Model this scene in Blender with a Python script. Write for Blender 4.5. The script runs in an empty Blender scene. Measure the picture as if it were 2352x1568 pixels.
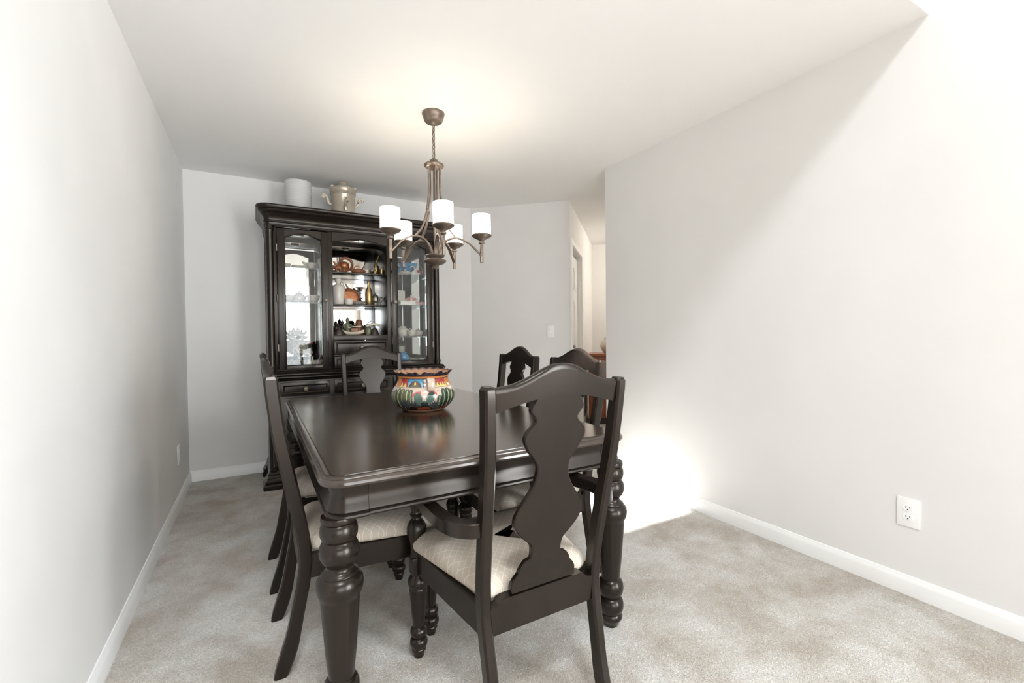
import bpy, bmesh, math, random
from mathutils import Vector, Matrix

random.seed(7)
PI = math.pi
scene = bpy.context.scene
COL = scene.collection

# ------------------------------------------------------------------ camera
cam_d = bpy.data.cameras.new('camera')
cam_d.sensor_fit = 'HORIZONTAL'
cam_d.sensor_width = 36.0
cam_d.lens = 15.794
cam_d.clip_start = 0.02
cam = bpy.data.objects.new('camera', cam_d)
COL.objects.link(cam)
_r, _u, _f = Vector((0.8691, -0.4945, -0.0099)), Vector((0.0186, 0.0128, 0.9997)), Vector((0.4943, 0.8691, -0.0204))
_m = Matrix((( _r.x, _u.x, -_f.x), (_r.y, _u.y, -_f.y), (_r.z, _u.z, -_f.z))).to_4x4()
_m.translation = (0, 0, 1.1495)
cam.matrix_world = _m
scene.camera = cam

# ------------------------------------------------------------------ world, sun, window light, exposure
world = bpy.data.worlds.new('sky')
scene.world = world
world.use_nodes = True
_bg = world.node_tree.nodes['Background']
_bg.inputs[0].default_value = (0.80, 0.88, 1.0, 1)
_bg.inputs[1].default_value = 1.6

def lamp(name, kind, energy, color, loc, **kw):
    d = bpy.data.lights.new(name, kind)
    d.energy = energy
    d.color = color
    for k, v in kw.items():
        setattr(d, k, v)
    o = bpy.data.objects.new(name, d)
    COL.objects.link(o)
    o.location = loc
    return o

SUN_E, SKYL_E, WIN_E, SIDE_E, SHADE_E = 52.0, 128.0, 95.0, 295.0, 6.2
sun = lamp('sun', 'SUN', SUN_E, (0.96, 0.98, 1.0), (0, -4, 8), angle=0.02)
sun.rotation_euler = Vector((0.55, 1.0, -1.3)).to_track_quat('-Z', 'Y').to_euler()
sk = lamp('skylight_daylight', 'AREA', SKYL_E, (0.90, 0.955, 1.0), (0.0, -1.52, 4.86), shape='RECTANGLE', size=0.60, size_y=0.72)
wn = lamp('rear_window_daylight', 'AREA', WIN_E, (0.91, 0.96, 1.0), (-0.20, -3.93, 1.30), shape='RECTANGLE', size=2.6, size_y=1.95)
wn.rotation_euler = (PI / 2, 0, 0)
sd = lamp('side_window_daylight', 'AREA', SIDE_E, (0.91, 0.96, 1.0), (2.40, -2.45, 1.20), shape='RECTANGLE', size=2.3, size_y=2.1)
sd.rotation_euler = (PI / 2, 0, PI / 2)
vs = scene.view_settings
vs.view_transform = 'Standard'
vs.look = 'None'
vs.gamma = 1.0
vs.use_curve_mapping = False
vs.exposure = 0.1
scene.cycles.max_bounces = 12
scene.cycles.diffuse_bounces = 6
scene.cycles.adaptive_threshold = 0.08
scene.cycles.caustics_reflective = False
scene.cycles.caustics_refractive = False

# ------------------------------------------------------------------ materials
MATS = {}

def principled(name, color, rough=0.5, metal=0.0, spec=0.5, coat=0.0, coat_rough=0.1, emis=None, emis_s=0.0):
    m = bpy.data.materials.new(name)
    m.use_nodes = True
    b = m.node_tree.nodes['Principled BSDF']
    b.inputs['Base Color'].default_value = (*color, 1)
    b.inputs['Roughness'].default_value = rough
    b.inputs['Metallic'].default_value = metal
    b.inputs['Specular IOR Level'].default_value = spec
    b.inputs['Coat Weight'].default_value = coat
    b.inputs['Coat Roughness'].default_value = coat_rough
    if emis:
        b.inputs['Emission Color'].default_value = (*emis, 1)
        b.inputs['Emission Strength'].default_value = emis_s
    MATS[name] = m
    return m

def nd(m, typ, **kw):
    n = m.node_tree.nodes.new(typ)
    for k, v in kw.items():
        setattr(n, k, v)
    return n

def lk(m, a, b):
    m.node_tree.links.new(a, b)

def noise_color(m, scale, c1, c2, detail=1.0, stretch=(1, 1, 1), p0=0.35, p1=0.65):
    b = m.node_tree.nodes['Principled BSDF']
    tc = nd(m, 'ShaderNodeTexCoord')
    mp = nd(m, 'ShaderNodeMapping')
    mp.inputs['Scale'].default_value = stretch
    n = nd(m, 'ShaderNodeTexNoise')
    n.inputs['Scale'].default_value = scale
    n.inputs['Detail'].default_value = detail
    r = nd(m, 'ShaderNodeValToRGB')
    r.color_ramp.elements[0].position = p0
    r.color_ramp.elements[1].position = p1
    r.color_ramp.elements[0].color = (*c1, 1)
    r.color_ramp.elements[1].color = (*c2, 1)
    lk(m, tc.outputs['Object'], mp.inputs['Vector'])
    lk(m, mp.outputs[0], n.inputs['Vector'])
    lk(m, n.outputs['Fac'], r.inputs[0])
    lk(m, r.outputs[0], b.inputs['Base Color'])
    return mp, n, r

def noise_bump(m, scale, strength, dist, detail=4.0):
    b = m.node_tree.nodes['Principled BSDF']
    tc = nd(m, 'ShaderNodeTexCoord')
    n = nd(m, 'ShaderNodeTexNoise')
    n.inputs['Scale'].default_value = scale
    n.inputs['Detail'].default_value = detail
    bp = nd(m, 'ShaderNodeBump')
    bp.inputs['Strength'].default_value = strength
    bp.inputs['Distance'].default_value = dist
    lk(m, tc.outputs['Object'], n.inputs['Vector'])
    lk(m, n.outputs['Fac'], bp.inputs['Height'])
    lk(m, bp.outputs[0], b.inputs['Normal'])

WALL = principled('wall_paint', (0.70, 0.69, 0.67), 0.75, spec=0.3)
noise_color(WALL, 3.0, (0.800, 0.794, 0.780), (0.818, 0.812, 0.799))
CEIL = principled('ceiling_paint', (0.82, 0.815, 0.80), 0.9, spec=0.2)
noise_color(CEIL, 2.0, (0.905, 0.903, 0.895), (0.915, 0.913, 0.905))
LIVW = principled('bounce_cut_paint', (0.46, 0.43, 0.39), 0.8, spec=0.3)  # unseen walls behind the camera, made darker to weaken bounced light
noise_color(LIVW, 3.0, (0.44, 0.41, 0.37), (0.48, 0.45, 0.41))
LIVF = principled('bounce_cut_floor', (0.24, 0.16, 0.10), 0.5)  # dark brown for the added slab, lowers bounce into the dining area
noise_color(LIVF, 6.0, (0.20, 0.13, 0.08), (0.28, 0.19, 0.12), 4, (8, .6, 1))
TRIM = principled('trim_paint', (0.82, 0.82, 0.80), 0.35, spec=0.5)
noise_color(TRIM, 4.0, (0.905, 0.905, 0.895), (0.915, 0.915, 0.905))

def make_carpet():
    m = principled('carpet', (0.56, 0.51, 0.44), 0.95, spec=0.1)
    b = m.node_tree.nodes['Principled BSDF']
    b.inputs['Sheen Weight'].default_value = 0.25
    tc = nd(m, 'ShaderNodeTexCoord')
    big = nd(m, 'ShaderNodeTexNoise'); big.inputs['Scale'].default_value = 3.2; big.inputs['Detail'].default_value = 4; big.inputs['Roughness'].default_value = 0.66; big.inputs['Distortion'].default_value = 0.2
    fine = nd(m, 'ShaderNodeTexNoise'); fine.inputs['Scale'].default_value = 170; fine.inputs['Detail'].default_value = 2; fine.inputs['Roughness'].default_value = 0.7; fine.inputs['Distortion'].default_value = 1.2
    r1 = nd(m, 'ShaderNodeValToRGB')
    r1.color_ramp.elements[0].position = 0.36; r1.color_ramp.elements[0].color = (0.62, 0.55, 0.47, 1)
    r1.color_ramp.elements[1].position = 0.62; r1.color_ramp.elements[1].color = (0.89, 0.865, 0.82, 1)
    r2 = nd(m, 'ShaderNodeValToRGB')
    r2.color_ramp.elements[0].position = 0.30; r2.color_ramp.elements[0].color = (0.62, 0.60, 0.58, 1)
    r2.color_ramp.elements[1].position = 0.66; r2.color_ramp.elements[1].color = (1.10, 1.10, 1.10, 1)
    mx = nd(m, 'ShaderNodeMix', data_type='RGBA', blend_type='MULTIPLY')
    mx.inputs[0].default_value = 1.0
    bp = nd(m, 'ShaderNodeBump'); bp.inputs['Strength'].default_value = 0.9; bp.inputs['Distance'].default_value = 0.012
    for n in (big, fine):
        lk(m, tc.outputs['Object'], n.inputs['Vector'])
    lk(m, big.outputs['Fac'], r1.inputs[0]); lk(m, fine.outputs['Fac'], r2.inputs[0])
    lk(m, r1.outputs[0], mx.inputs[6]); lk(m, r2.outputs[0], mx.inputs[7])
    lk(m, mx.outputs[2], b.inputs['Base Color'])
    lk(m, fine.outputs['Fac'], bp.inputs['Height']); lk(m, bp.outputs[0], b.inputs['Normal'])
    return m
CARPET = make_carpet()

def make_wood(name, c1, c2, rough, stretch, coat=0.25):
    m = principled(name, c1, rough, spec=0.42, coat=coat, coat_rough=0.18)
    noise_color(m, 9.0, c1, c2, 2.0, stretch, 0.3, 0.75)
    m.node_tree.nodes['Principled BSDF'].inputs['Specular Tint'].default_value = (1.0, 0.92, 0.84, 1)
    m.node_tree.nodes['Principled BSDF'].inputs['Coat Tint'].default_value = (1.0, 0.96, 0.92, 1)
    return m
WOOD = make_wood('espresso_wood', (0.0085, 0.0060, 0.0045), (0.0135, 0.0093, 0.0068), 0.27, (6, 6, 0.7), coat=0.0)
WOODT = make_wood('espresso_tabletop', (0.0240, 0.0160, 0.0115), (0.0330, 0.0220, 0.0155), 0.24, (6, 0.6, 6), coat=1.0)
WOODC = make_wood('espresso_cabinet', (0.0085, 0.0062, 0.0048), (0.0150, 0.0105, 0.0080), 0.26, (6, 6, 0.7), coat=0.0)
REDWOOD = make_wood('cherry_wood', (0.20, 0.065, 0.030), (0.30, 0.10, 0.045), 0.38, (6, 6, 0.7))

def make_fabric():
    m = principled('lattice_fabric', (0.60, 0.54, 0.46), 0.85, spec=0.15)
    b = m.node_tree.nodes['Principled BSDF']
    tc = nd(m, 'ShaderNodeTexCoord')
    sp = nd(m, 'ShaderNodeSeparateXYZ')
    lk(m, tc.outputs['Object'], sp.inputs[0])
    outs = []
    for a, c in ((1.0, 0.85), (1.0, -0.85)):
        ma = nd(m, 'ShaderNodeMath', operation='MULTIPLY'); ma.inputs[1].default_value = a
        mb = nd(m, 'ShaderNodeMath', operation='MULTIPLY'); mb.inputs[1].default_value = c
        ad = nd(m, 'ShaderNodeMath', operation='ADD')
        sc = nd(m, 'ShaderNodeMath', operation='MULTIPLY'); sc.inputs[1].default_value = 36.0
        fr = nd(m, 'ShaderNodeMath', operation='FRACT')
        su = nd(m, 'ShaderNodeMath', operation='SUBTRACT'); su.inputs[1].default_value = 0.5
        ab = nd(m, 'ShaderNodeMath', operation='ABSOLUTE')
        lt = nd(m, 'ShaderNodeMath', operation='LESS_THAN'); lt.inputs[1].default_value = 0.042
        lk(m, sp.outputs['X'], ma.inputs[0]); lk(m, sp.outputs['Y'], mb.inputs[0])
        lk(m, ma.outputs[0], ad.inputs[0]); lk(m, mb.outputs[0], ad.inputs[1])
        lk(m, ad.outputs[0], sc.inputs[0]); lk(m, sc.outputs[0], fr.inputs[0]); lk(m, fr.outputs[0], su.inputs[0])
        lk(m, su.outputs[0], ab.inputs[0]); lk(m, ab.outputs[0], lt.inputs[0])
        outs.append(lt)
    mxx = nd(m, 'ShaderNodeMath', operation='MAXIMUM')
    lk(m, outs[0].outputs[0], mxx.inputs[0]); lk(m, outs[1].outputs[0], mxx.inputs[1])
    mix = nd(m, 'ShaderNodeMix', data_type='RGBA')
    mix.inputs[6].default_value = (0.56, 0.49, 0.41, 1)
    mix.inputs[7].default_value = (0.70, 0.64, 0.56, 1)
    lk(m, mxx.outputs[0], mix.inputs[0])
    lk(m, mix.outputs[2], b.inputs['Base Color'])
    n = nd(m, 'ShaderNodeTexNoise'); n.inputs['Scale'].default_value = 500
    bp = nd(m, 'ShaderNodeBump'); bp.inputs['Strength'].default_value = 0.25; bp.inputs['Distance'].default_value = 0.002
    lk(m, tc.outputs['Object'], n.inputs['Vector']); lk(m, n.outputs['Fac'], bp.inputs['Height']); lk(m, bp.outputs[0], b.inputs['Normal'])
    return m
FABRIC = make_fabric()

def simple(name, color, rough=0.4, metal=0.0, var=0.12, scale=20, **kw):
    m = principled(name, color, rough, metal, **kw)
    c1 = tuple(max(0, c * (1 - var)) for c in color); c2 = tuple(min(1, c * (1 + var)) for c in color)
    noise_color(m, scale, c1, c2)
    return m
BRONZE = simple('antique_bronze', (0.21, 0.165, 0.13), 0.42, 0.7, 0.15, 30)
KNOBM = simple('pewter_knob', (0.30, 0.26, 0.21), 0.35, 0.9)
PLASTIC = simple('white_plastic', (0.95, 0.95, 0.945), 0.35, 0, 0.01)
SLOT = simple('dark_slot', (0.01, 0.01, 0.01), 0.6)
CHINA = simple('white_china', (0.66, 0.62, 0.56), 0.18, 0, 0.03, 10)
STONEW = simple('stoneware', (0.68, 0.63, 0.54), 0.3, 0, 0.08, 12)
GOLD = simple('brass', (0.50, 0.36, 0.16), 0.28, 0.9)
SILVER = simple('pewter', (0.42, 0.39, 0.34), 0.3, 0.9)
COPPER = simple('copper', (0.50, 0.20, 0.085), 0.3, 0.55)
DARKW = simple('dark_carving', (0.035, 0.022, 0.016), 0.4)
BROWNW = simple('brown_carving', (0.26, 0.10, 0.045), 0.4)
IVORY = simple('ivory', (0.74, 0.66, 0.52), 0.4, 0, 0.06)
PINK = simple('pink_china', (0.74, 0.46, 0.45), 0.3, 0, 0.08)
GREEN = simple('green_glaze', (0.22, 0.23, 0.14), 0.3, 0, 0.2)
REDG = simple('red_glaze', (0.50, 0.05, 0.06), 0.3)
BLUEG = simple('blue_glass', (0.03, 0.26, 0.55), 0.08, 0, 0.2, 30, coat=1.0)
FLORAL = simple('floral_china', (0.80, 0.75, 0.71), 0.2, 0, 0.0)
noise_color(FLORAL, 70, (0.64, 0.59, 0.53), (0.34, 0.17, 0.15), 2, (1, 1, 1), 0.56, 0.66)
LACE = simple('carved_cream', (0.60, 0.54, 0.45), 0.5)
noise_color(LACE, 60, (0.30, 0.26, 0.21), (0.62, 0.56, 0.47), 2, (1, 1, 1), 0.42, 0.56)
noise_bump(LACE, 60, 0.8, 0.01)
CROCK = simple('crock_glaze', (0.50, 0.435, 0.35), 0.22, 0.35, 0.12, 6)
SHADE = principled('lit_glass_shade', (0.9, 0.88, 0.84), 0.4, emis=(1.0, 0.955, 0.89), emis_s=SHADE_E)
BULBM = principled('lit_bulb', (1, 0.95, 0.85), 0.4, emis=(1.0, 0.86, 0.66), emis_s=14.0)
HALLFILL = principled('hall_fill_glow', (0.9, 0.88, 0.84), 0.4, emis=(1.0, 0.86, 0.68), emis_s=2.0)  # glow of the lamp added to the hall
MIRROR = principled('mirror', (0.80, 0.81, 0.80), 0.02, 1.0)

def make_glass(name, tint, refl=0.9, f0=0.06, f1=0.8):
    m = bpy.data.materials.new(name); m.use_nodes = True
    nt = m.node_tree; nt.nodes.clear()
    o = nd(m, 'ShaderNodeOutputMaterial'); mx = nd(m, 'ShaderNodeMixShader')
    t = nd(m, 'ShaderNodeBsdfTransparent'); t.inputs[0].default_value = (*tint, 1)
    g = nd(m, 'ShaderNodeBsdfGlossy'); g.inputs[0].default_value = (refl, refl, refl, 1); g.inputs['Roughness'].default_value = 0.02
    lw = nd(m, 'ShaderNodeLayerWeight'); lw.inputs[0].default_value = 0.25
    mr = nd(m, 'ShaderNodeMapRange'); mr.inputs['To Min'].default_value = f0; mr.inputs['To Max'].default_value = f1
    lk(m, lw.outputs['Fresnel'], mr.inputs[0]); lk(m, mr.outputs[0], mx.inputs[0])
    lk(m, t.outputs[0], mx.inputs[1]); lk(m, g.outputs[0], mx.inputs[2]); lk(m, mx.outputs[0], o.inputs[0])
    MATS[name] = m
    return m
GLASS = make_glass('clear_glass', (0.97, 0.98, 0.975), f0=0.025, f1=0.5)
SHELFG = make_glass('shelf_glass', (0.86, 0.92, 0.90), f0=0.10)
FROST = principled('ribbed_clear_glass', (0.94, 0.94, 0.93), 0.15, spec=0.6)
FROST.node_tree.nodes['Principled BSDF'].inputs['Transmission Weight'].default_value = 0.35
FROST.node_tree.nodes['Principled BSDF'].inputs['IOR'].default_value = 1.12

# ------------------------------------------------------------------ mesh helpers
def finish(name, bm, mat, parent=None, loc=(0, 0, 0), smooth=True, angle=38, rotz=0):
    bmesh.ops.recalc_face_normals(bm, faces=bm.faces[:])
    me = bpy.data.meshes.new(name)
    bm.to_mesh(me); bm.free()
    if smooth:
        for p in me.polygons:
            p.use_smooth = True
        me.set_sharp_from_angle(angle=math.radians(angle))
    me.materials.append(mat)
    o = bpy.data.objects.new(name, me)
    COL.objects.link(o)
    o.location = loc
    o.rotation_euler = (0, 0, rotz)
    if parent:
        o.parent = parent
    return o

def NB():
    return bmesh.new()

def box(bm, x0, x1, y0, y1, z0, z1, bev=0.0):
    r = bmesh.ops.create_cube(bm, size=1.0)
    vs_ = r['verts']
    for v in vs_:
        v.co = Vector((x0 + (v.co.x + .5) * (x1 - x0), y0 + (v.co.y + .5) * (y1 - y0), z0 + (v.co.z + .5) * (z1 - z0)))
    if bev > 0:
        es = set()
        for v in vs_:
            es.update(v.link_edges)
        bmesh.ops.bevel(bm, geom=list(es), offset=bev, segments=2, affect='EDGES', profile=0.6)
    return bm

def lathe(bm, prof, seg=32, c=(0, 0, 0), cap=True):
    rings = []
    for r, z in prof:
        if r < 1e-5:
            rings.append([bm.verts.new((c[0], c[1], c[2] + z))])
        else:
            rings.append([bm.verts.new((c[0] + r * math.cos(2 * PI * i / seg), c[1] + r * math.sin(2 * PI * i / seg), c[2] + z)) for i in range(seg)])
    for a, b in zip(rings, rings[1:]):
        if len(a) == 1 and len(b) == 1:
            continue
        for i in range(seg):
            j = (i + 1) % seg
            if len(a) == 1:
                bm.faces.new((a[0], b[i], b[j]))
            elif len(b) == 1:
                bm.faces.new((a[i], a[j], b[0]))
            else:
                bm.faces.new((a[i], a[j], b[j], b[i]))
    if cap:
        for rg in (rings[0], rings[-1]):
            if len(rg) > 2:
                bm.faces.new(rg)
    return bm

def loft(bm, rings, closed=True, cap=True):
    R = [[bm.verts.new(p) for p in rg] for rg in rings]
    n = len(R[0])
    for a, b in zip(R, R[1:]):
        for i in range(n if closed else n - 1):
            j = (i + 1) % n
            bm.faces.new((a[i], a[j], b[j], b[i]))
    if cap and closed:
        bm.faces.new(R[0]); bm.faces.new(R[-1])
    return bm

def catmull(pts, n=6):
    P = [Vector(p) for p in pts]
    out = []
    for i in range(len(P) - 1):
        p0 = P[i - 1] if i else P[0] * 2 - P[1]
        p1, p2 = P[i], P[i + 1]
        p3 = P[i + 2] if i + 2 < len(P) else P[-1] * 2 - P[-2]
        for k in range(n):
            t = k / n
            out.append(0.5 * ((2 * p1) + (p2 - p0) * t + (2 * p0 - 5 * p1 + 4 * p2 - p3) * t * t + (3 * p1 - p0 - 3 * p2 + p3) * t ** 3))
    out.append(P[-1])
    return out

def tube(bm, pts, rad, seg=10, flat=None, up=Vector((0, 0, 1)), smoothn=0, closed=False, ch=.35):
    """round (or flat=(w,h) chamfered rectangular) bar along a path"""
    P = [Vector(p) for p in pts]
    rads = rad if isinstance(rad, (list, tuple)) else None
    if smoothn:
        if rads:
            rr = catmull([(r, 0, 0) for r in rads], smoothn); rads = [v.x for v in rr]
        P = catmull(P, smoothn)
    rings = []
    N = len(P)
    for i, p in enumerate(P):
        if closed:
            d = (P[(i + 1) % N] - P[i - 1]).normalized()
        else:
            d = (P[min(i + 1, N - 1)] - P[max(i - 1, 0)]).normalized()
        u = up if abs(d.dot(up)) < 0.98 else Vector((1, 0, 0))
        s = d.cross(u).normalized(); t = s.cross(d).normalized()
        if flat:
            w, h = flat[0] / 2, flat[1] / 2
            if rads:
                k = rads[i]; w *= k; h *= k
            c = min(w, h) * ch
            q = [(-w, -h + c), (-w + c, -h), (w - c, -h), (w, -h + c), (w, h - c), (w - c, h), (-w + c, h), (-w, h - c)]
        else:
            r = rads[i] if rads else rad
            q = [(r * math.cos(2 * PI * k / seg), r * math.sin(2 * PI * k / seg)) for k in range(seg)]
        rings.append([p + s * a + t * b for a, b in q])
    if closed:
        rings.append(rings[0])
        V = [[bm.verts.new(p) for p in rg] for rg in rings[:-1]]
        n = len(V[0])
        for i in range(N):
            a, b = V[i], V[(i + 1) % N]
            for k in range(n):
                j = (k + 1) % n
                bm.faces.new((a[k], a[j], b[j], b[k]))
        return bm
    return loft(bm, rings)

def prism(bm, poly, y0, y1, axis='y', f=None):
    """polygon in (a,b); extruded between y0 and y1 on the third axis"""
    def mk(a, b, t):
        p = {'y': (a, t, b), 'x': (t, a, b), 'z': (a, b, t)}[axis]
        return f(p) if f else p
    n = len(poly)
    A = [bm.verts.new(mk(a, b, y0)) for a, b in poly]
    B = [bm.verts.new(mk(a, b, y1)) for a, b in poly]
    for i in range(n):
        j = (i + 1) % n
        bm.faces.new((A[i], A[j], B[j], B[i]))
    bm.faces.new(A); bm.faces.new(B)
    return bm

def moulding(bm, path, prof, closed=False, cap=True):
    """sweep a closed profile of (outward offset, z) along an XY path with mitred corners; outward is right of travel"""
    P = [Vector((p[0], p[1])) for p in path]
    N = len(P)
    rings = []
    for i in range(N):
        if closed or 0 < i < N - 1:
            d0 = (P[i] - P[i - 1]).normalized(); d1 = (P[(i + 1) % N] - P[i]).normalized()
        elif i == 0:
            d0 = d1 = (P[1] - P[0]).normalized()
        else:
            d0 = d1 = (P[-1] - P[-2]).normalized()
        n0 = Vector((d0.y, -d0.x)); n1 = Vector((d1.y, -d1.x))
        b = (n0 + n1)
        b = b / max(0.25, b.dot(n0))
        rings.append([(P[i].x + b.x * o, P[i].y + b.y * o, z) for o, z in prof])
    if closed:
        V = [[bm.verts.new(p) for p in rg] for rg in rings]
        n = len(prof)
        for i in range(N):
            a, c = V[i], V[(i + 1) % N]
            for k in range(n):
                j = (k + 1) % n
                bm.faces.new((a[k], a[j], c[j], c[k]))
        return bm
    return loft(bm, rings)

def thing(name, loc, label, cat, group=None, rotz=0):
    o = bpy.data.objects.new(name, None)
    o.empty_display_size = 0.05
    COL.objects.link(o)
    o.location = loc
    o.rotation_euler = (0, 0, rotz)
    tag(o, label, cat, group)
    return o

def tag(o, label, cat, group=None):
    o['label'] = label
    o['category'] = cat
    if group:
        o['group'] = group
    return o

def struct(o, label=None):
    o['kind'] = 'structure'
    if label:
        o['label'] = label
    return o

def copy_tree(o, parent=None):
    c = o.copy(); COL.objects.link(c); c.parent = parent
    for ch in list(o.children):
        copy_tree(ch, c)
    return c

# ------------------------------------------------------------------ the room
H = 2.44; XL = -0.475; XR = 2.431; YB = 4.301; YE = 2.752; YC = 0.777; HI = 4.90; YR = -4.0; XW = -3.5
HC = (2.697, 3.578)                       # outer corner between the angled wall and the hall
HD = Vector((0.7071, 0.7071))             # hall direction
AX = XR  # right wall face

def slab(name, x0, x1, y0, y1, z0, z1, mat, label=None):
    return struct(finish(name, box(NB(), x0, x1, y0, y1, z0, z1), mat, smooth=False), label)

slab('floor', XW - .1, 7.0, YR - .1, 8.0, -0.08, 0.0, CARPET, 'beige cut pile carpet with brushed lighter and darker patches')
slab('floor_bounce_cut', XW, XR, YR, -0.55, 0.0, 0.012, LIVF, 'added dark brown floor slab behind the camera that cuts bounced light')  # added over the carpet to soak up bounced light
slab('ceiling', XL - .1, 7.0, YC, 8.0, H, H + 0.12, CEIL, 'flat white ceiling of the dining area')
slab('wall_header', XL - .1, XR, YC, YC + 0.12, H + 0.12, HI, WALL, 'white wall face rising above the edge of the dining ceiling')
slab('wall_left', XL - 0.1, XL, YC, YB + .1, 0, H, WALL, 'long pale grey wall on the left')
VY0, VY1, VZ0, VZ1 = -3.60, -1.30, 0.12, 2.24      # tall side window behind the camera
slab('wall_right', XR, XR + 0.12, VY1, YE, 0, HI, WALL, 'pale grey wall on the right with an outlet low down')
slab('wall_right_rear', XR, XR + 0.12, YR - .1, VY0, 0, HI, LIVW, 'right wall behind the side window')
slab('wall_right_sill', XR, XR + 0.12, VY0, VY1, 0, VZ0, LIVW, 'right wall under the side window')
slab('wall_right_top', XR, XR + 0.12, VY0, VY1, VZ1, HI, LIVW, 'right wall over the side window')
slab('wall_back', XL, 1.962, YB, YB + 0.1, 0, H, WALL, 'grey wall behind the china cabinet')
# angled wall: runs 45 degrees from (1.962, YB) to HC
def obl(name, a, b, th, z0, z1, mat, label=None):
    a = Vector(a); b = Vector(b); d = (b - a).normalized(); n = Vector((d.y, -d.x))   # thickness to the right of a->b
    bm = prism(NB(), [(a.x, a.y), (b.x, b.y), (b.x + n.x * th, b.y + n.y * th), (a.x + n.x * th, a.y + n.y * th)], z0, z1, 'z')
    return struct(finish(name, bm, mat, smooth=False), label)
obl('wall_angled', HC, (1.962, YB), 0.11, 0, H, WALL, 'angled grey wall beside the hall with a dimmer')
hc = Vector(HC)
def hp(s, o=0.0):                         # point s along the hall wall, o out from it into the hall
    p = hc + HD * s + Vector((0.7071, -0.7071)) * o
    return (p.x, p.y)
S0, S1, SE = 0.10, 0.93, 2.36             # door opening and end of the hall
obl('wall_hall', hp(S1 + .0), hp(SE), -0.11, 0, H, WALL, 'beige hall wall beyond the closet door')
obl('wall_hall_header', hp(0.0), hp(S1), -0.11, 2.03, H, WALL, 'hall wall above the closet door')
obl('wall_hall_jamb', hp(0.0), hp(S0), -0.11, 0, 2.03, WALL, 'narrow strip of hall wall beside the closet door')
obl('wall_closet', hp(0.0, -0.75), hp(S1, -0.75), -0.05, 0, H, WALL, 'dark closet wall behind the door')
obl('wall_hall_end', hp(SE, 0), hp(SE, 3.2), -0.11, 0, H, WALL, 'beige wall at the end of the hall')
slab('wall_hall_side', XR + 0.12, 7.0, 2.0, 2.1, 0, H, WALL, 'hall wall behind the right dining wall')
slab('wall_hall_far', 6.9, 7.0, 2.0, 8.0, 0, H, WALL, 'far hall wall out of sight')
slab('wall_outer', XL, 7.0, 7.9, 8.0, 0, H, WALL, 'outer wall out of sight')
# tall room behind the camera: rear wall with a window, roof with a skylight
slab('wall_living_front', XW - .1, XL - .1, YC, YC + .12, 0, HI, LIVW, 'living room wall beside the dining area')
slab('wall_living_left', XW - .1, XW, YR - .1, YC, 0, HI, LIVW, 'far left wall of the living room')
WX0, WX1, WZ0, WZ1 = -1.5, 1.1, 0.32, 2.28
slab('wall_rear_left', XW, WX0, YR - .1, YR, 0, HI, LIVW, 'rear wall left of the window')
slab('wall_rear_right', WX1, XR, YR - .1, YR, 0, HI, LIVW, 'rear wall right of the window')
slab('wall_rear_sill', WX0, WX1, YR - .1, YR, 0, WZ0, LIVW, 'rear wall under the window')
slab('wall_rear_top', WX0, WX1, YR - .1, YR, WZ1, HI, LIVW, 'rear wall over the window')
SX0, SX1, SY0, SY1 = -0.30, 0.31, -1.89, -1.16
slab('ceiling_high_left', XW - .1, SX0, YR - .1, YC + .12, HI, HI + .1, CEIL, 'high ceiling left of the skylight')
slab('ceiling_high_right', SX1, XR + .12, YR - .1, YC + .12, HI, HI + .1, CEIL, 'high ceiling right of the skylight')
slab('ceiling_high_rear', SX0, SX1, YR - .1, SY0, HI, HI + .1, CEIL, 'high ceiling behind the skylight')
slab('ceiling_high_front', SX0, SX1, SY1, YC + .12, HI, HI + .1, CEIL, 'high ceiling before the skylight')
wf = NB()
for a, b in ((WX0, WX0 + .05), (WX1 - .05, WX1), (-0.23, -0.17)):
    box(wf, a, b, YR - .07, YR - .01, WZ0, WZ1)
for a, b in ((WZ0, WZ0 + .05), (WZ1 - .05, WZ1), (1.27, 1.31)):
    box(wf, WX0, WX1, YR - .07, YR - .01, a, b)
w1 = struct(finish('window_1', wf, TRIM, smooth=False), 'white framed window in the rear wall')
for i, (a, b) in enumerate(((WX0 + .05, -0.23), (-0.17, WX1 - .05))):
    for c, d in ((WZ0 + .05, 1.27), (1.31, WZ1 - .05)):
        finish('pane', box(NB(), a, b, YR - .045, YR - .039, c, d), GLASS, w1, smooth=False)

wf = NB()
for a, b in ((VY0, VY0 + .05), (VY1 - .05, VY1), (-2.48, -2.42)):
    box(wf, XR + .03, XR + .09, a, b, VZ0, VZ1)
for a, b in ((VZ0, VZ0 + .05), (VZ1 - .05, VZ1)):
    box(wf, XR + .03, XR + .09, VY0, VY1, a, b)
w2 = struct(finish('window_2', wf, TRIM, smooth=False), 'white framed tall side window')
for a, b in ((VY0 + .05, -2.48), (-2.42, VY1 - .05)):
    finish('pane', box(NB(), XR + .057, XR + .063, a, b, VZ0 + .05, VZ1 - .05), GLASS, w2, smooth=False)

# baseboards: profile (out, z)
BASE = [(0, 0), (0.014, 0), (0.014, 0.058), (0.011, 0.066), (0.007, 0.074), (0.004, 0.082), (0, 0.084)]
def baseboard(name, path, label):
    return struct(finish(name, moulding(NB(), path, BASE), TRIM, angle=25), label)
baseboard('baseboard_left', [(XL, YC), (XL, YB)], 'white baseboard along the left wall')
baseboard('baseboard_back', [(XL, YB), (1.962, YB)], 'white baseboard along the back wall')
baseboard('baseboard_angled', [(1.962, YB), HC], 'white baseboard along the angled wall')
baseboard('baseboard_right', [(XR + .12, YE), (XR, YE), (XR, VY1)], 'white baseboard along the right wall')
baseboard('baseboard_hall', [hp(S1 + .09), hp(SE)], 'white baseboard in the hall')
baseboard('baseboard_hall_end', [hp(SE), hp(SE, 3.0)], 'white baseboard on the hall end wall')

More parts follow.
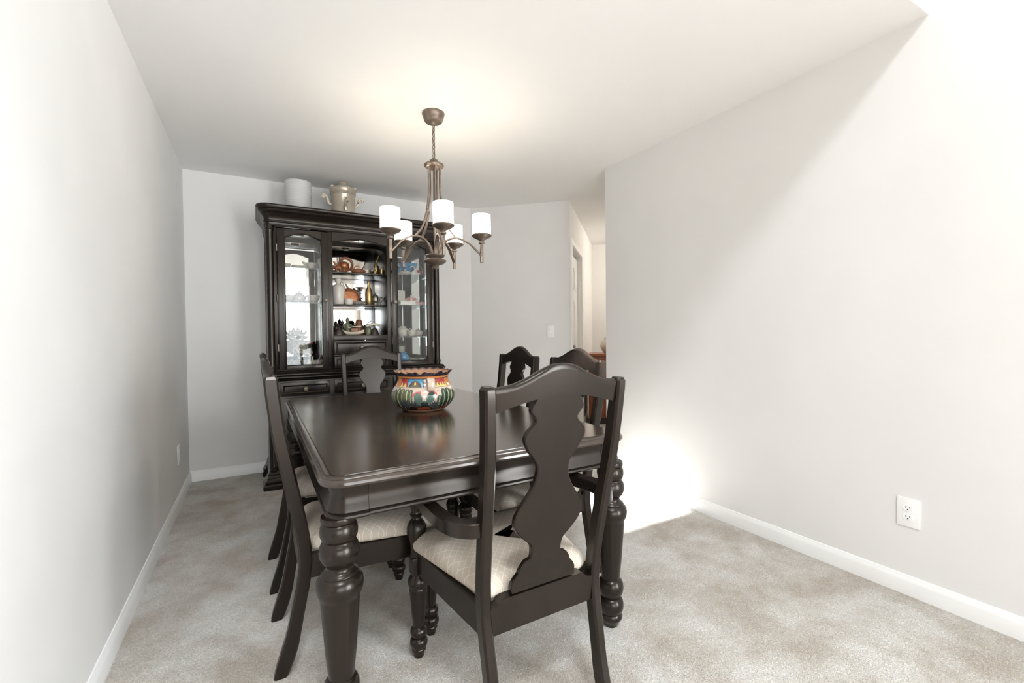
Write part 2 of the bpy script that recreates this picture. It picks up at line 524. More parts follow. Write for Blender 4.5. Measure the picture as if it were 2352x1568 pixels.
# hall door: casing and a panelled bifold door
def hbox(bm, s0, s1, o0, o1, z0, z1):
    P = [hp(s0, o0), hp(s1, o0), hp(s1, o1), hp(s0, o1)]
    return prism(bm, P, z0, z1, 'z')
cs = NB()
hbox(cs, 0.03, S0, 0.0, 0.018, 0, 2.085); hbox(cs, S1, S1 + .07, 0.0, 0.018, 0, 2.085); hbox(cs, S0, S1, 0.0, 0.018, 2.03, 2.085)
hbox(cs, S0, S0 + .012, -0.11, 0.0, 0, 2.03); hbox(cs, S1 - .012, S1, -0.11, 0.0, 0, 2.03)
struct(finish('trim_1', cs, TRIM, smooth=False), 'white casing around the hall closet door')
dr = NB()
hbox(dr, S0 + .016, (S0 + S1) / 2 - .002, -0.075, -0.04, 0.015, 1.985)
door = struct(finish('door_1', dr, TRIM, smooth=False), 'white panelled bifold closet door in the hall')
dr2 = NB()
hbox(dr2, (S0 + S1) / 2 + .002, S1 - .016, -0.075, -0.04, 0.015, 1.985)
finish('door_leaf', dr2, TRIM, door, smooth=False)
for a, b in ((S0 + .016, (S0 + S1) / 2 - .002), ((S0 + S1) / 2 + .002, S1 - .016)):
    for z0, z1 in ((0.15, 0.80), (0.98, 1.50), (1.62, 1.86)):
        pm = NB()
        hbox(pm, a + .07, b - .07, -0.040, -0.034, z0, z1)
        hbox(pm, a + .095, b - .095, -0.036, -0.028, z0 + .03, z1 - .03)
        finish('door_panel', pm, TRIM, door, smooth=False)
kn = NB(); kx, ky = hp((S0 + S1) / 2 - .06, -0.02)
lathe(kn, [(0, -.02), (.011, -.016), (.016, -.004), (.013, .010), (0, .016)], 16, (kx, ky, 0.99))
finish('door_knob', kn, KNOBM, door)

# ------------------------------------------------------------------ dining table
TX0, TX1, TY0, TY1, TZ = 0.14, 1.24, 1.265, 3.03, 0.762
TCX, TCY = (TX0 + TX1) / 2, (TY0 + TY1) / 2
table = thing('dining_table', (TCX, TCY, 0), 'long dark espresso dining table with turned legs and rounded corners', 'table')
thx, thy = (TX1 - TX0) / 2, (TY1 - TY0) / 2
def rrect(hx, hy, r, n=8):
    pts = []
    for cx, cy, a0 in ((hx - r, -hy + r, -PI / 2), (hx - r, hy - r, 0), (-hx + r, hy - r, PI / 2), (-hx + r, -hy + r, PI)):
        for k in range(n + 1):
            a = a0 + (PI / 2) * k / n
            pts.append((cx + r * math.cos(a), cy + r * math.sin(a)))
    return pts
tb = NB()
RC = 0.075
edge = [(-.045, .732), (-.012, .732), (-.003, .735), (0, .741), (-.001, .748), (-.006, .753), (-.012, .7545), (-.0125, .7575), (-.020, .7595), (-.028, .7600), (-.0285, .7582), (-.031, .7582), (-.0315, .762)]
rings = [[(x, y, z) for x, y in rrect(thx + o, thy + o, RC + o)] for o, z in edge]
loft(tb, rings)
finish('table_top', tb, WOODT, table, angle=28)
APR = [(-.060, .734), (-.024, .734), (-.026, .722), (-.030, .706), (-.030, .695), (-.026, .680), (-.021, .668), (-.019, .660), (-.022, .657), (-.016, .653), (-.0145, .648), (-.017, .643), (-.024, .640), (-.060, .640)]
full = rrect(thx, thy, RC, 8)
def seg_between(p, q):
    return [p, q]
# corner blocks (each holds a turned leg) and the four apron rails between them
CB = 0.125
corner_paths = []
sx, sy = thx, thy
for (ax, ay) in ((1, -1), (1, 1), (-1, 1), (-1, -1)):
    arc = [p for p in full if p[0] * ax > 0 and p[1] * ay > 0]
    if (ax, ay) == (1, -1): a, b = (sx - CB, -sy), (sx, -sy + CB)
    elif (ax, ay) == (1, 1): a, b = (sx, sy - CB), (sx - CB, sy)
    elif (ax, ay) == (-1, 1): a, b = (-sx + CB, sy), (-sx, sy - CB)
    else: a, b = (-sx, -sy + CB), (-sx + CB, -sy)
    corner_paths.append([a] + arc + [b])
LEG = [(0, .645), (.047, .645), (.0485, .638), (.0475, .630), (.042, .627), (.0455, .624), (.0495, .614), (.0512, .602), (.0500, .589), (.0460, .580), (.0425, .577), (.0425, .574), (.0475, .569), (.0525, .558), (.0540, .545), (.0520, .531), (.0455, .518), (.0380, .509), (.0355, .504), (.0375, .496), (.0440, .489), (.0500, .485), (.0505, .482), (.0495, .480), (.0560, .475), (.0620, .465), (.0640, .453), (.0630, .440), (.0585, .427), (.0545, .419), (.0535, .415), (.0530, .405), (.0490, .355), (.0425, .270), (.0365, .205), (.0345, .188), (.0375, .186), (.0440, .178), (.0480, .166), (.0490, .153), (.0470, .138), (.0420, .126), (.0370, .119), (.0365, .115), (.0415, .111), (.0470, .100), (.0490, .087), (.0480, .073), (.0430, .059), (.0395, .054), (.0420, .050), (.0445, .041), (.0425, .032), (.0360, .025), (.0300, .014), (.0245, .002), (.0240, 0), (0, 0)]
for (ax, ay), cp in zip(((1, -1), (1, 1), (-1, 1), (-1, -1)), corner_paths):
    bm = moulding(NB(), cp, [(o + .0008, z - (.002 if z < .66 else 0)) for o, z in APR])
    box(bm, min(ax * (sx - .050), ax * (sx - .1)), max(ax * (sx - .050), ax * (sx - .1)), min(ay * (sy - .050), ay * (sy - .1)), max(ay * (sy - .050), ay * (sy - .1)), .641, .733)
    finish('corner_block', bm, WOOD, table, angle=30)
    lg = lathe(NB(), LEG, 40, (ax * (sx - .051), ay * (sy - .062), 0), cap=False)
    finish('leg', lg, WOOD, table, angle=50)
G = 0.0012
for a, b in (((-sx + CB + G, -sy), (sx - CB - G, -sy)), ((sx, -sy + CB + G), (sx, sy - CB - G)), ((sx - CB - G, sy), (-sx + CB + G, sy)), ((-sx, sy - CB - G), (-sx, -sy + CB + G))):
    finish('apron', moulding(NB(), [a, b], APR), WOOD, table, angle=30)

# ------------------------------------------------------------------ dining chairs
POSTY = [(-.081, 0.0), (-.046, .11), (-.022, .23), (-.004, .33), (0, .40), (-.014, .51), (-.044, .665), (-.073, .815), (-.0905, .96), (-.0935, 1.012)]
def post_y(z):
    for (y0, z0), (y1, z1) in zip(POSTY, POSTY[1:]):
        if z0 <= z <= z1:
            return y0 + (y1 - y0) * (z - z0) / (z1 - z0)
    return POSTY[-1][0] + (POSTY[-2][0] - POSTY[-1][0]) * 0
def lean(z):                                # flat lean used by crest and splat
    return -.002 - .092 * max(0, (z - .42)) / .59
SPLAT = [(.405, .112), (.428, .113), (.445, .104), (.460, .091), (.466, .090), (.482, .080), (.492, .070), (.497, .055), (.515, .052), (.540, .058), (.565, .085), (.590, .107), (.615, .118), (.640, .114), (.675, .092), (.710, .068), (.740, .057), (.770, .054), (.795, .066), (.820, .086), (.845, .100), (.863, .103), (.880, .095), (.893, .080), (.905, .071), (.918, .076), (.930, .087), (.940, .090), (.952, .085), (.966, .077), (.985, .076)]
CRT = [(0, 1.066), (.035, 1.062), (.065, 1.050), (.095, 1.035), (.125, 1.022), (.155, 1.013), (.185, 1.009), (.23, 1.008)]
CRB = [(0, .977), (.08, .970), (.12, .962), (.19, .944), (.23, .932)]
def interp(tab, x):
    for (a, b), (c, d) in zip(tab, tab[1:]):
        if x <= c:
            t = (x - a) / (c - a); t = max(0, min(1, t))
            return b + (d - b) * t
    return tab[-1][1]
def sm_interp(tab, x):                       # smoothed table lookup
    return sum(interp(tab, abs(x + k * .012)) for k in (-1, 0, 1)) / 3

FLEG = [(0, .318), (.027, .318), (.0275, .312), (.024, .306), (.027, .300), (.034, .290), (.0365, .278), (.0345, .266), (.030, .258), (.0315, .254), (.0315, .248), (.0285, .215), (.0235, .150), (.0205, .118), (.0195, .112), (.0225, .109), (.0285, .101), (.0300, .092), (.0275, .081), (.0215, .074), (.0215, .072), (.0275, .068), (.0310, .058), (.0305, .046), (.0255, .036), (.0225, .033), (.0245, .030), (.0245, .024), (.0200, .018), (.0185, .004), (.0170, 0), (0, 0)]

def make_chair(name, label, arm):
    t = thing(name, (0, 0, 0), label, 'chair')
    ht, hs, hf = (.220, .194, .182) if arm else (.194, .186, .175)
    dz = -.012 if arm else 0.0          # the armchair's seat frame sits a little lower
    fw = .244 if arm else .222
    yr, yf = (-.215, .215)
    ks = 1.0 if arm else .91
    path = catmull([(y, z, 0) for y, z in POSTY], 5)
    for s in (-1, 1):
        rg = []
        for k, p in enumerate(path):
            z = p.y
            xx = hf + (hs - hf) * min(1, z / .40) + (ht - hs) * max(0, (z - .40)) / .61
            q0 = path[max(0, k - 1)]; q1 = path[min(len(path) - 1, k + 1)]
            d = Vector((q1.x - q0.x, q1.y - q0.y)).normalized(); n = Vector((d.y, -d.x))
            w, h = .0165, (.0215 if z > .15 else .0215 + .003 * math.sin(PI * z / .15))
            if k == len(path) - 1:
                w *= .72; h *= .8
            c = .006
            qs = [(-w, -h + c), (-w + c, -h), (w - c, -h), (w, -h + c), (w, h - c), (w - c, h), (-w + c, h), (-w, h - c)]
            rg.append([(s * xx + a, yr + p.x + n.x * b, z + n.y * b if 0 < k else z) for a, b in qs])
        # rounded top
        top = rg[-1]; cx = sum(v[0] for v in top) / 8; cy = sum(v[1] for v in top) / 8
        rg.insert(len(rg) - 1, [(cx + (v[0] - cx) / .80, cy + (v[1] - cy) / .85, v[2] - .006) for v in top])
        finish('rear_post', loft(NB(), rg), WOOD, t, angle=25)
    # crest rail
    cw = ht - .014
    rg = []
    NX = 33
    for i in range(NX):
        x = -cw + 2 * cw * i / (NX - 1)
        zt, zb = sm_interp(CRT, x), sm_interp(CRB, x)
        bow = -.006 * (1 - (x / cw) ** 2)
        th = .0145
        q = []
        for (dy, z) in ((-th, zb), (-th, zt - .018), (-th, zt - .012), (-th * .72, zt - .004), (-th * .2, zt), (th * .4, zt - .001), (th * .85, zt - .005), (th, zt - .014), (th, zt - .020), (th, zb)):
            q.append((x, yr + lean(z) + bow + dy, z))
        rg.append(q)
    finish('crest_rail', loft(NB(), rg), WOOD, t, angle=40)
    # vase-shaped splat
    rows = catmull([(z, w, 0) for z, w in SPLAT], 3)
    rg = []
    for p in rows:
        z, w = p.x, p.y * ks
        th, c = .009, .003
        y = yr + lean(z) - .004 * (1 if z > .6 else z / .6)
        rg.append([(-w, y - th + c, z), (-w + c, y - th, z), (w - c, y - th, z), (w, y - th + c, z), (w, y + th - c, z), (w - c, y + th, z), (-w + c, y + th, z), (-w, y + th - c, z)])
    finish('splat', loft(NB(), rg), WOOD, t, angle=28)
    # rear rail with its raised shoe
    iw = hs - .010
    sh = .135 * ks
    poly = [(a_, b_ + dz) for a_, b_ in [(-iw, .318), (iw, .318), (iw, .394), (sh + .035, .394), (sh + .022, .398), (sh + .008, .410), (sh, .413), (-sh, .413), (-sh - .008, .410), (-sh - .022, .398), (-sh - .035, .394), (-iw, .394)]]
    finish('rear_rail', prism(NB(), poly, yr - .017, yr + .016), WOOD, t, angle=30)
    # side and front rails
    for s in (-1, 1):
        a = Vector((s * (hs - .002), yr + .015)); b = Vector((s * (fw - .002), yf - .02))
        d = (b - a).normalized(); n = Vector((d.y, -d.x)) * .012
        pl = [(a + n), (b + n), (b - n), (a - n)]
        finish('side_rail', prism(NB(), [(p.x, p.y) for p in pl], .318 + dz, .398 + dz, 'z'), WOOD, t, smooth=False)
    finish('front_rail', box(NB(), -fw + .02, fw - .02, yf - .012, yf + .012, .318 + dz, .398 + dz, .003), WOOD, t)
    # turned front legs
    for s in (-1, 1):
        bm = lathe(NB(), [(r_, z_ * (1 + dz * 2.4)) for r_, z_ in FLEG], 28, (s * fw, yf, 0), cap=False)
        box(bm, s * fw - .026, s * fw + .026, yf - .026, yf + .026, .300 if arm else .316, .362 if arm else .398, .003)
        finish('leg', bm, WOOD, t, angle=50)
    # upholstered seat
    def outline(ins, n=9):
        hr, hfw = hs - .008 - ins, fw + .020 - ins
        y0, y1 = yr + .018 + ins, yf + .034 - ins
        rr, rf = .030, .055
        pts = []
        for cx, cy, a0, r in ((hfw - rf, y1 - rf, 0, rf), (-hfw + rf, y1 - rf, PI / 2, rf), (-hr + rr, y0 + rr, PI, rr), (hr - rr, y0 + rr, -PI / 2, rr)):
            r2 = max(.008, r - ins * .5)
            cx2 = cx + (r - r2) * (1 if cx > 0 else -1); cy2 = cy + (r - r2) * (1 if cy > 0 else -1)
            for k in range(n):
                a = a0 + PI / 2 * k / (n - 1)
                pts.append((cx2 + r2 * math.cos(a), cy2 + r2 * math.sin(a)))
        return pts
    rg = []
    for ins, z in ((.016, .399), (.003, .402), (-.002, .412), (-.003, .424), (.001, .438), (.010, .449), (.024, .458), (.045, .464), (.080, .469), (.130, .472), (.172, .473)):
        rg.append([(x, y, z + dz) for x, y in outline(ins)])
    finish('seat', loft(NB(), rg), FABRIC, t, angle=80)
    if arm:
        for s in (-1, 1):
            pts = [(s * (hs + .014), yr - .020, .619), (s * (hs + .042), yr - .012, .620), (s * (hs + .068), yr + .014, .620), (s * (hs + .082), yr + .060, .619), (s * (hs + .084), yr + .130, .615), (s * (hs + .076), yr + .250, .606), (s * (hs + .062), yr + .355, .599), (s * (hs + .055), yr + .415, .596), (s * (hs + .053), yr + .450, .595)]
            bm = tube(NB(), pts, 1, flat=(.042, .040), smoothn=5, ch=.12)
            finish('arm', bm, WOOD, t, angle=25)
            sup = [(0, .360), (.022, .360), (.0225, .372), (.022, .398), (.0235, .412), (.030, .430), (.0350, .450), (.0345, .466), (.028, .482), (.019, .494), (.0165, .498), (.0165, .503), (.0215, .507), (.0225, .512), (.0175, .518), (.0190, .528), (.0240, .548), (.0280, .564), (.0290, .578), (0, .578)]
            bm = lathe(NB(), sup, 24, (s * (fw + .004), yf - .004, 0), cap=False)
            finish('arm_support', bm, WOOD, t, angle=50)
    return t

armchair = make_chair('dining_armchair', 'dark armchair in the foreground, seen from behind, with curved arms', True)
armchair.location = (0.728, 1.115 + .215, 0)
side = make_chair('dining_chair', 'dark dining chair on the left, nearest to the camera', False)
SIDEPOS = [
    (0.131 + .215, 1.86, -PI / 2, 'dark side chair left of the table, the nearer of the two there'),
    (0.131 + .215, 2.43, -PI / 2, 'dark side chair left of the table, the farther one towards the cabinet'),
    (0.717, 3.215 - .215, PI, 'dark chair at the far table end, in front of the china cabinet'),
    (1.286 - .215, 2.35, PI / 2, 'dark side chair right of the table, farther back before the angled wall'),
    (1.322 - .215, 1.83, PI / 2, 'dark side chair right of the table, the nearer one behind the armchair'),
]
for i, (x, y, rz, lab) in enumerate(SIDEPOS):
    o = side if i == 0 else copy_tree(side)
    o.location = (x, y, 0); o.rotation_euler = (0, 0, rz)
    o['label'] = lab; o['group'] = 'armless chairs around the dining table'

# ------------------------------------------------------------------ china cabinet (local: x across, y=0 hutch front, +y to the wall)
CABX, CABY = 0.747, 3.80
cab = thing('china_cabinet', (CABX, CABY, 0), 'tall dark china cabinet with arched glass doors and mirrored back', 'cabinet')
HW, CD = .678, .470           # half width of the body, depth
def cpart(name, bm, mat=WOODC, parent=None, **kw):
    return finish(name, bm, mat, parent or cab, **kw)
# feet: stepped bracket mouldings at the corners
FOOT = [(-.05, 0), (.040, 0), (.046, .008), (.046, .032), (.040, .042), (.030, .047), (.034, .052), (.034, .060), (.024, .068), (.018, .078), (.020, .084), (.012, .094), (.010, .112), (-.05, .112)]
for s in (-1, 1):
    p = [(s * (HW - .13), -.020), (s * HW, -.020), (s * HW, .10)]
    if s < 0: p = p[::-1]
    cpart('foot', moulding(NB(), p, FOOT), angle=30)
    p = [(s * HW, .33), (s * HW, CD)]
    if s < 0: p = p[::-1]
    cpart('foot', moulding(NB(), p, FOOT), angle=30)
bm = NB()
box(bm, -HW, HW, -.020, CD, .105, .80, .004)
cpart('base_body', bm)
cpart('base_moulding', moulding(NB(), [(-HW, CD), (-HW, -.020), (HW, -.020), (HW, CD)], [(-.02, .100), (.012, .100), (.012, .112), (.007, .120), (.003, .132), (0, .136), (-.02, .136)]), angle=30)
WAIST = [(-.05, .800), (.004, .800), (.010, .806), (.012, .814), (.020, .817), (.026, .823), (.026, .832), (.020, .836), (.022, .841), (.030, .846), (.030, .853), (.024, .857), (.018, .860), (.020, .866), (.014, .872), (.004, .876), (-.05, .876)]
bm = moulding(NB(), [(-HW, CD), (-HW, -.020), (HW, -.020), (HW, CD)], WAIST)
box(bm, -HW + .02, HW - .02, 0.0, CD - .002, .802, .874)
cpart('waist_moulding', bm, angle=30)
# corner columns of the base (rounded)
def column(z0, z1, yf, name):
    for s in (-1, 1):
        r = .027
        bm = lathe(NB(), [(r, z0), (r, z0 + .018), (r + .004, z0 + .020), (r + .004, z0 + .030), (r, z0 + .033), (r - .003, z0 + .05), (r - .003, z1 - .05), (r, z1 - .033), (r + .004, z1 - .030), (r + .004, z1 - .020), (r, z1 - .018), (r, z1)], 28, (s * (HW - .029), yf, 0))
        cpart(name, bm, angle=40)
column(.137, .800, -.020, 'base_column')
def raised_front(x0, x1, z0, z1, y, th=.016, frame=.020):
    """drawer or door front: plate, proud picture-frame bead, recessed panel"""
    bm = box(NB(), x0, x1, y - th, y, z0, z1, .002)
    prof = [(0, 0), (0, .006), (.003, .008), (.007, .006), (.010, .002), (.012, 0)]
    b = frame
    loop = [(x0 + b, z0 + b), (x1 - b, z0 + b), (x1 - b, z1 - b), (x0 + b, z1 - b)]
    ctr = Vector(((x0 + x1) / 2, (z0 + z1) / 2))
    V = []
    for i in range(4):
        px, pz = loop[i]
        sxn = 1 if px < ctr.x else -1; szn = 1 if pz < ctr.y else -1
        V.append([bm.verts.new((px + sxn * o, y - th - h, pz + szn * o)) for o, h in prof])
    for i in range(4):
        a, c = V[i], V[(i + 1) % 4]
        for k in range(len(prof) - 1):
            bm.faces.new((a[k], a[k + 1], c[k + 1], c[k]))
    return bm
KNOB = [(.006, 0), (.006, .010), (.012, .013), (.0165, .018), (.0165, .022), (.014, .0245), (.0115, .0235), (.009, .0245), (.006, .027), (0, .028)]
def knob(parent, x, y, z, r=1.0):
    bm = lathe(NB(), [(a * r, b * r) for a, b in KNOB], 20)
    bmesh.ops.rotate(bm, verts=bm.verts[:], cent=(0, 0, 0), matrix=Matrix.Rotation(PI / 2, 3, 'X'))
    bmesh.ops.translate(bm, verts=bm.verts[:], vec=(x, y, z))
    return finish('knob', bm, KNOBM, parent)
DXO, DXI = .601, .250        # door outer / inner edges from the centre
for x0, x1 in ((-DXO, -DXI), (-.217, .217), (DXI, DXO)):
    d = cpart('drawer', raised_front(x0, x1, .683, .787, -.020))
    knob(d, (x0 + x1) / 2, -.036, .735)
for x0, x1, kx in ((-DXO, -DXI, -DXI - .03), (-.217, .217, .18), (DXI, DXO, DXI + .03)):
    d = cpart('base_door', raised_front(x0, x1, .150, .668, -.020, frame=.05))
    knob(d, kx, -.036, .43)
# hutch carcass
ZD, ZT = .876, 1.975
cpart('back_panel', box(NB(), -HW + .01, HW - .01, CD - .012, CD, ZD, ZT))
bm = box(NB(), -.640, .640, CD - .017, CD - .0125, ZD + .025, 1.93)
cpart('mirror', bm, MIRROR, smooth=False)
for s in (-1, 1):
    xo, xi = s * HW, s * (HW - .020)
    a, b = min(xo, xi), max(xo, xi)
    bm = NB()
    box(bm, a, b, .012, .075, ZD, ZT); box(bm, a, b, CD - .075, CD - .013, ZD, ZT)
    box(bm, a, b, .075, CD - .075, ZD, ZD + .06); box(bm, a, b, .075, CD - .075, ZT - .08, ZT)
    sp = cpart('side_panel', bm, smooth=False)
    xm = s * (HW - .010)
    finish('side_glass', box(NB(), xm - .002, xm + .002, .07, CD - .07, ZD + .055, ZT - .075), GLASS, sp, smooth=False)
    # divider between side and centre bays
    xd = s * .2315
    cpart('divider', box(NB(), xd - .0185, xd + .0185, .0, CD - .018, ZD, ZT, .002))
    cpart('corner_stile', box(NB(), min(s * .603, s * .652), max(s * .603, s * .652), .0, .03, ZD, ZT, .002))
column(.878, 1.962, .0, 'column')
cpart('top_board', box(NB(), -HW, HW, .0, CD - .001, 1.955, 1.995))
cpart('deck', box(NB(), -.649, .649, .03, CD - .018, ZD, ZD + .022))
CORN = [(-.06, 1.955), (.004, 1.955), (.009, 1.960), (.009, 1.970), (.004, 1.974), (.006, 1.986), (.012, 1.990), (.012, 2.000), (.008, 2.004), (.010, 2.016), (.016, 2.030), (.026, 2.042), (.030, 2.048), (.028, 2.052), (.036, 2.056), (.044, 2.064), (.048, 2.074), (.046, 2.080), (.054, 2.084), (.060, 2.094), (.060, 2.104), (.055, 2.112), (.045, 2.115), (-.06, 2.115)]
def rounded_path(r, n=5):
    pts = [(-HW, CD)]
    for k in range(n + 1):
        a = PI + (PI / 2) * k / n
        pts.append((-HW + r + r * math.cos(a), -.005 + r + r * math.sin(a)))
    for k in range(n + 1):
        a = -PI / 2 + (PI / 2) * k / n
        pts.append((HW - r + r * math.cos(a), -.005 + r + r * math.sin(a)))
    pts.append((HW, CD))
    return pts
bm = moulding(NB(), rounded_path(.03), CORN)
box(bm, -HW + .03, HW - .03, .03, CD - .002, 1.996, 2.114)
cpart('cornice', bm, angle=32)

def arch(x0, x1, zs, zp, n=18):
    """cabinet arch: short shoulders, then a raised curve; returns points from x0 to x1"""
    out = []
    w = x1 - x0
    for k in range(n + 1):
        t = k / n
        x = x0 + w * t
        u = abs(t - .5) * 2
        if u > .84: z = zs
        elif u > .72: z = zs + (zp - zs) * .30 * (0.5 - 0.5 * math.cos(PI * (.84 - u) / .12))
        else: z = zs + (zp - zs) * (.30 + .70 * math.cos(u / .72 * PI / 2))
        out.append((x, z))
    return out
for s in (-1, 1):
    x0, x1 = (-DXO, -DXI) if s < 0 else (DXI, DXO)
    g0, g1 = x0 + .048, x1 - .046
    if s > 0: g0, g1 = x0 + .046, x1 - .048
    yb, yf_ = -.001, -.021
    bm = NB()
    box(bm, x0, g0, yf_, yb, .882, 1.944, .003); box(bm, g1, x1, yf_, yb, .882, 1.944, .003)
    box(bm, g0, g1, yf_, yb, .882, .914, .003)
    ar = arch(g0, g1, 1.884, 1.915)
    prism(bm, ar + [(g1, 1.944), (g0, 1.944)], yf_ + .001, yb)
    dd = cpart('door', bm, angle=30)
    finish('door_glass', box(NB(), g0 - .002, g1 + .002, -.010, -.006, .912, 1.93), GLASS, dd, smooth=False)
    bd = NB()   # inner bead round the glass
    for a, b in (((g0, .914), (g0, 1.884)), ((g1, .914), (g1, 1.884)), ((g0, .914), (g1, .914))):
        tube(bd, [(a[0], -.018, a[1]), (b[0], -.018, b[1])], .004, 8)
    tube(bd, [(x, -.018, z) for x, z in ar], .004, 8)
    finish('glass_bead', bd, WOODC, dd)
    knob(dd, (x1 - .02) if s < 0 else (x0 + .02), -.021, 1.415)
    for hz in (1.05, 1.42, 1.80):
        finish('hinge', lathe(NB(), [(.004, -.025), (.004, .025)], 10, (x0 - .003 if s < 0 else x1 + .003, -.014, hz)), KNOBM, dd)
# centre bay
ar = arch(-.213, .213, 1.880, 1.912)
cpart('arched_valance', prism(NB(), ar + [(.213, 1.956), (-.213, 1.956)], -.006, .014), angle=30)
cpart('valance_bead', tube(NB(), [(x, -.007, z) for x, z in ar], .004, 8))
cpart('centre_shelf', box(NB(), -.2128, .2128, .05, CD - .018, 1.126, 1.139, .002))
cpart('drawer_rail', box(NB(), -.2128, .2128, -.004, .05, 1.098, 1.139, .003))
cpart('drawer_rail', box(NB(), -.2128, .2128, -.002, .05, .972, .982, .001))
for z0, z1 in ((.984, 1.096), (.880, .970)):
    bm = raised_front(-.211, .211, z0, z1, .004, frame=.014)
    d = cpart('small_drawer', bm)
    knob(d, 0, -.012, (z0 + z1) / 2)
for z in (1.655, 1.392):
    bm = box(NB(), -.2122, .2122, .06, CD - .018, z - .010, z, .001)
    cpart('shelf', bm)
for z in (1.667, 1.398, 1.119):
    for s in (-1, 1):
        if s < 0 and z < 1.2:
            continue
        a, b = sorted((s * .2515, s * .655))
        bm = box(NB(), a, b, .05, CD - .018, z - .006, z)
        cpart('glass_shelf', bm, SHELFG, smooth=False)
for x in (-.43, 0, .43):
    cpart('puck_light', lathe(NB(), [(0, 1.954), (.032, 1.954), (.032, 1.946), (.026, 1.943), (0, 1.943)], 24, (x, .22, 0), cap=False), SILVER)

# ------------------------------------------------------------------ things on top of the cabinet
TOPZ = 2.115
bm = NB()
prof = [(0, 0), (.088, 0), (.090, .004)]
for k in range(11):
    z = .010 + k * .0215
    prof += [(.0905 + k * .0006, z), (.0945 + k * .0006, z + .008), (.0905 + k * .0006, z + .017)]
prof += [(.099, .252), (.101, .255), (.099, .258), (.095, .255)]
for k in range(10, -1, -1):
    prof += [(.0865 + k * .0006, .016 + k * .0215)]
prof += [(.084, .008), (0, .008)]
lathe(bm, prof, 40, cap=False)
o = finish('ribbed_glass_bucket', bm, FROST, None, (0.315, 4.02, TOPZ), angle=60)
tag(o, 'ribbed clear glass bucket on top of the china cabinet', 'bucket')

crock = thing('stoneware_crock', (0.655, 4.00, TOPZ), 'grey glazed crock dispenser with scrolled handles on top of the cabinet', 'crock')
finish('body', lathe(NB(), [(0, 0), (.094, 0), (.098, .004), (.098, .012), (.095, .018), (.095, .19), (.098, .196), (.1015, .20), (.1015, .206), (.098, .210), (.103, .220), (.107, .236), (.107, .244), (.100, .246), (0, .246)], 48, cap=False), CROCK, crock, angle=40)
lid = finish('lid', lathe(NB(), [(0, .246), (.092, .246), (.094, .252), (.088, .258), (.045, .264), (.032, .267), (.031, .272), (.033, .296), (.031, .302), (.024, .306), (0, .307)], 40, cap=False), CROCK, crock, angle=40)
for s in (-1, 1):
    pts = [(s * .092, 0, .112), (s * .108, 0, .116), (s * .118, 0, .134), (s * .124, 0, .160), (s * .136, 0, .180), (s * .152, 0, .184), (s * .160, 0, .174), (s * .156, 0, .164), (s * .147, 0, .166)]
    finish('handle', tube(NB(), pts, [.010, .011, .011, .010, .010, .011, .011, .010, .008], 12, smoothn=4), IVORY, crock)
    finish('lid_clip', lathe(NB(), [(0, 0), (.012, .003), (.014, .010), (.009, .018), (0, .021)], 16, (s * .088, -.03, .246), cap=False), IVORY, crock)
bm = NB()
tube(bm, [(0, -.094, .075), (0, -.118, .075)], .011, 14)
lathe(bm, [(0, .045), (.010, .045), (.014, .060), (.017, .075), (.012, .090), (.007, .096), (.007, .112), (0, .113)], 16, (0, -.118, 0), cap=False)
tube(bm, [(0, -.118, .108), (.004, -.120, .130), (.002, -.122, .155)], [.006, .008, .004], 10, smoothn=3)
tube(bm, [(.006, -.120, .112), (.022, -.118, .118), (.024, -.118, .132), (.014, -.118, .138)], .004, 8, smoothn=3)
finish('spigot', bm, SILVER, crock)

# ------------------------------------------------------------------ chandelier
CHX, CHY = 0.928, 2.541
ch = thing('chandelier', (CHX, CHY, 0), 'bronze five-light chandelier with white cylinder shades over the table', 'chandelier')
finish('canopy', lathe(NB(), [(0, 2.44), (.064, 2.44), (.066, 2.434), (.062, 2.420), (.056, 2.404), (.054, 2.402), (.053, 2.394), (.046, 2.386), (.016, 2.384), (.012, 2.380), (.010, 2.372), (0, 2.371)], 40, cap=False), BRONZE, ch, angle=40)
nl = 8
zc0, zc1 = 2.378, 2.182
lh = (zc0 - zc1) / nl
for i in range(nl):
    zc = zc0 - (i + .5) * lh
    pts = []
    for k in range(20):
        a = 2 * PI * k / 20
        pts.append((.0085 * math.cos(a), 0, (lh * .5 + .0022) * math.sin(a)))
    rz = i * PI / 2 + .5
    P = [(p[0] * math.cos(rz), p[0] * math.sin(rz), p[2] + zc) for p in pts]
    finish('chain_link', tube(NB(), P, .0022, 8, closed=True, up=Vector((math.sin(rz), -math.cos(rz), 0.01))), BRONZE, ch)
finish('cord', tube(NB(), [(.003, .002, 2.375), (-.003, .002, 2.30), (.003, -.002, 2.24), (0, 0, 2.178)], .0022, 8, smoothn=4), BRONZE, ch)
finish('top_cap', lathe(NB(), [(0, 2.182), (.008, 2.180), (.012, 2.172), (.024, 2.166), (.027, 2.158), (.022, 2.150), (.030, 2.146), (.055, 2.142), (.059, 2.136), (.057, 2.130), (.050, 2.124), (.030, 2.118), (0, 2.116)], 36, cap=False), BRONZE, ch, angle=40)
finish('centre_rod', lathe(NB(), [(0, 2.12), (.0065, 2.12), (.0065, 1.855), (.011, 1.850), (.013, 1.842), (.010, 1.834), (.013, 1.828), (.010, 1.820), (.008, 1.816), (.0075, 1.60), (0, 1.60)], 16, cap=False), BRONZE, ch)
finish('bottom_hub', lathe(NB(), [(0, 1.618), (.030, 1.616), (.052, 1.612), (.056, 1.606), (.052, 1.600), (.038, 1.594), (.036, 1.590), (.060, 1.584), (.066, 1.576), (.060, 1.566), (.042, 1.556), (.022, 1.550), (.018, 1.546), (.022, 1.538), (.018, 1.530), (.008, 1.527), (0, 1.527)], 36, cap=False), BRONZE, ch, angle=40)
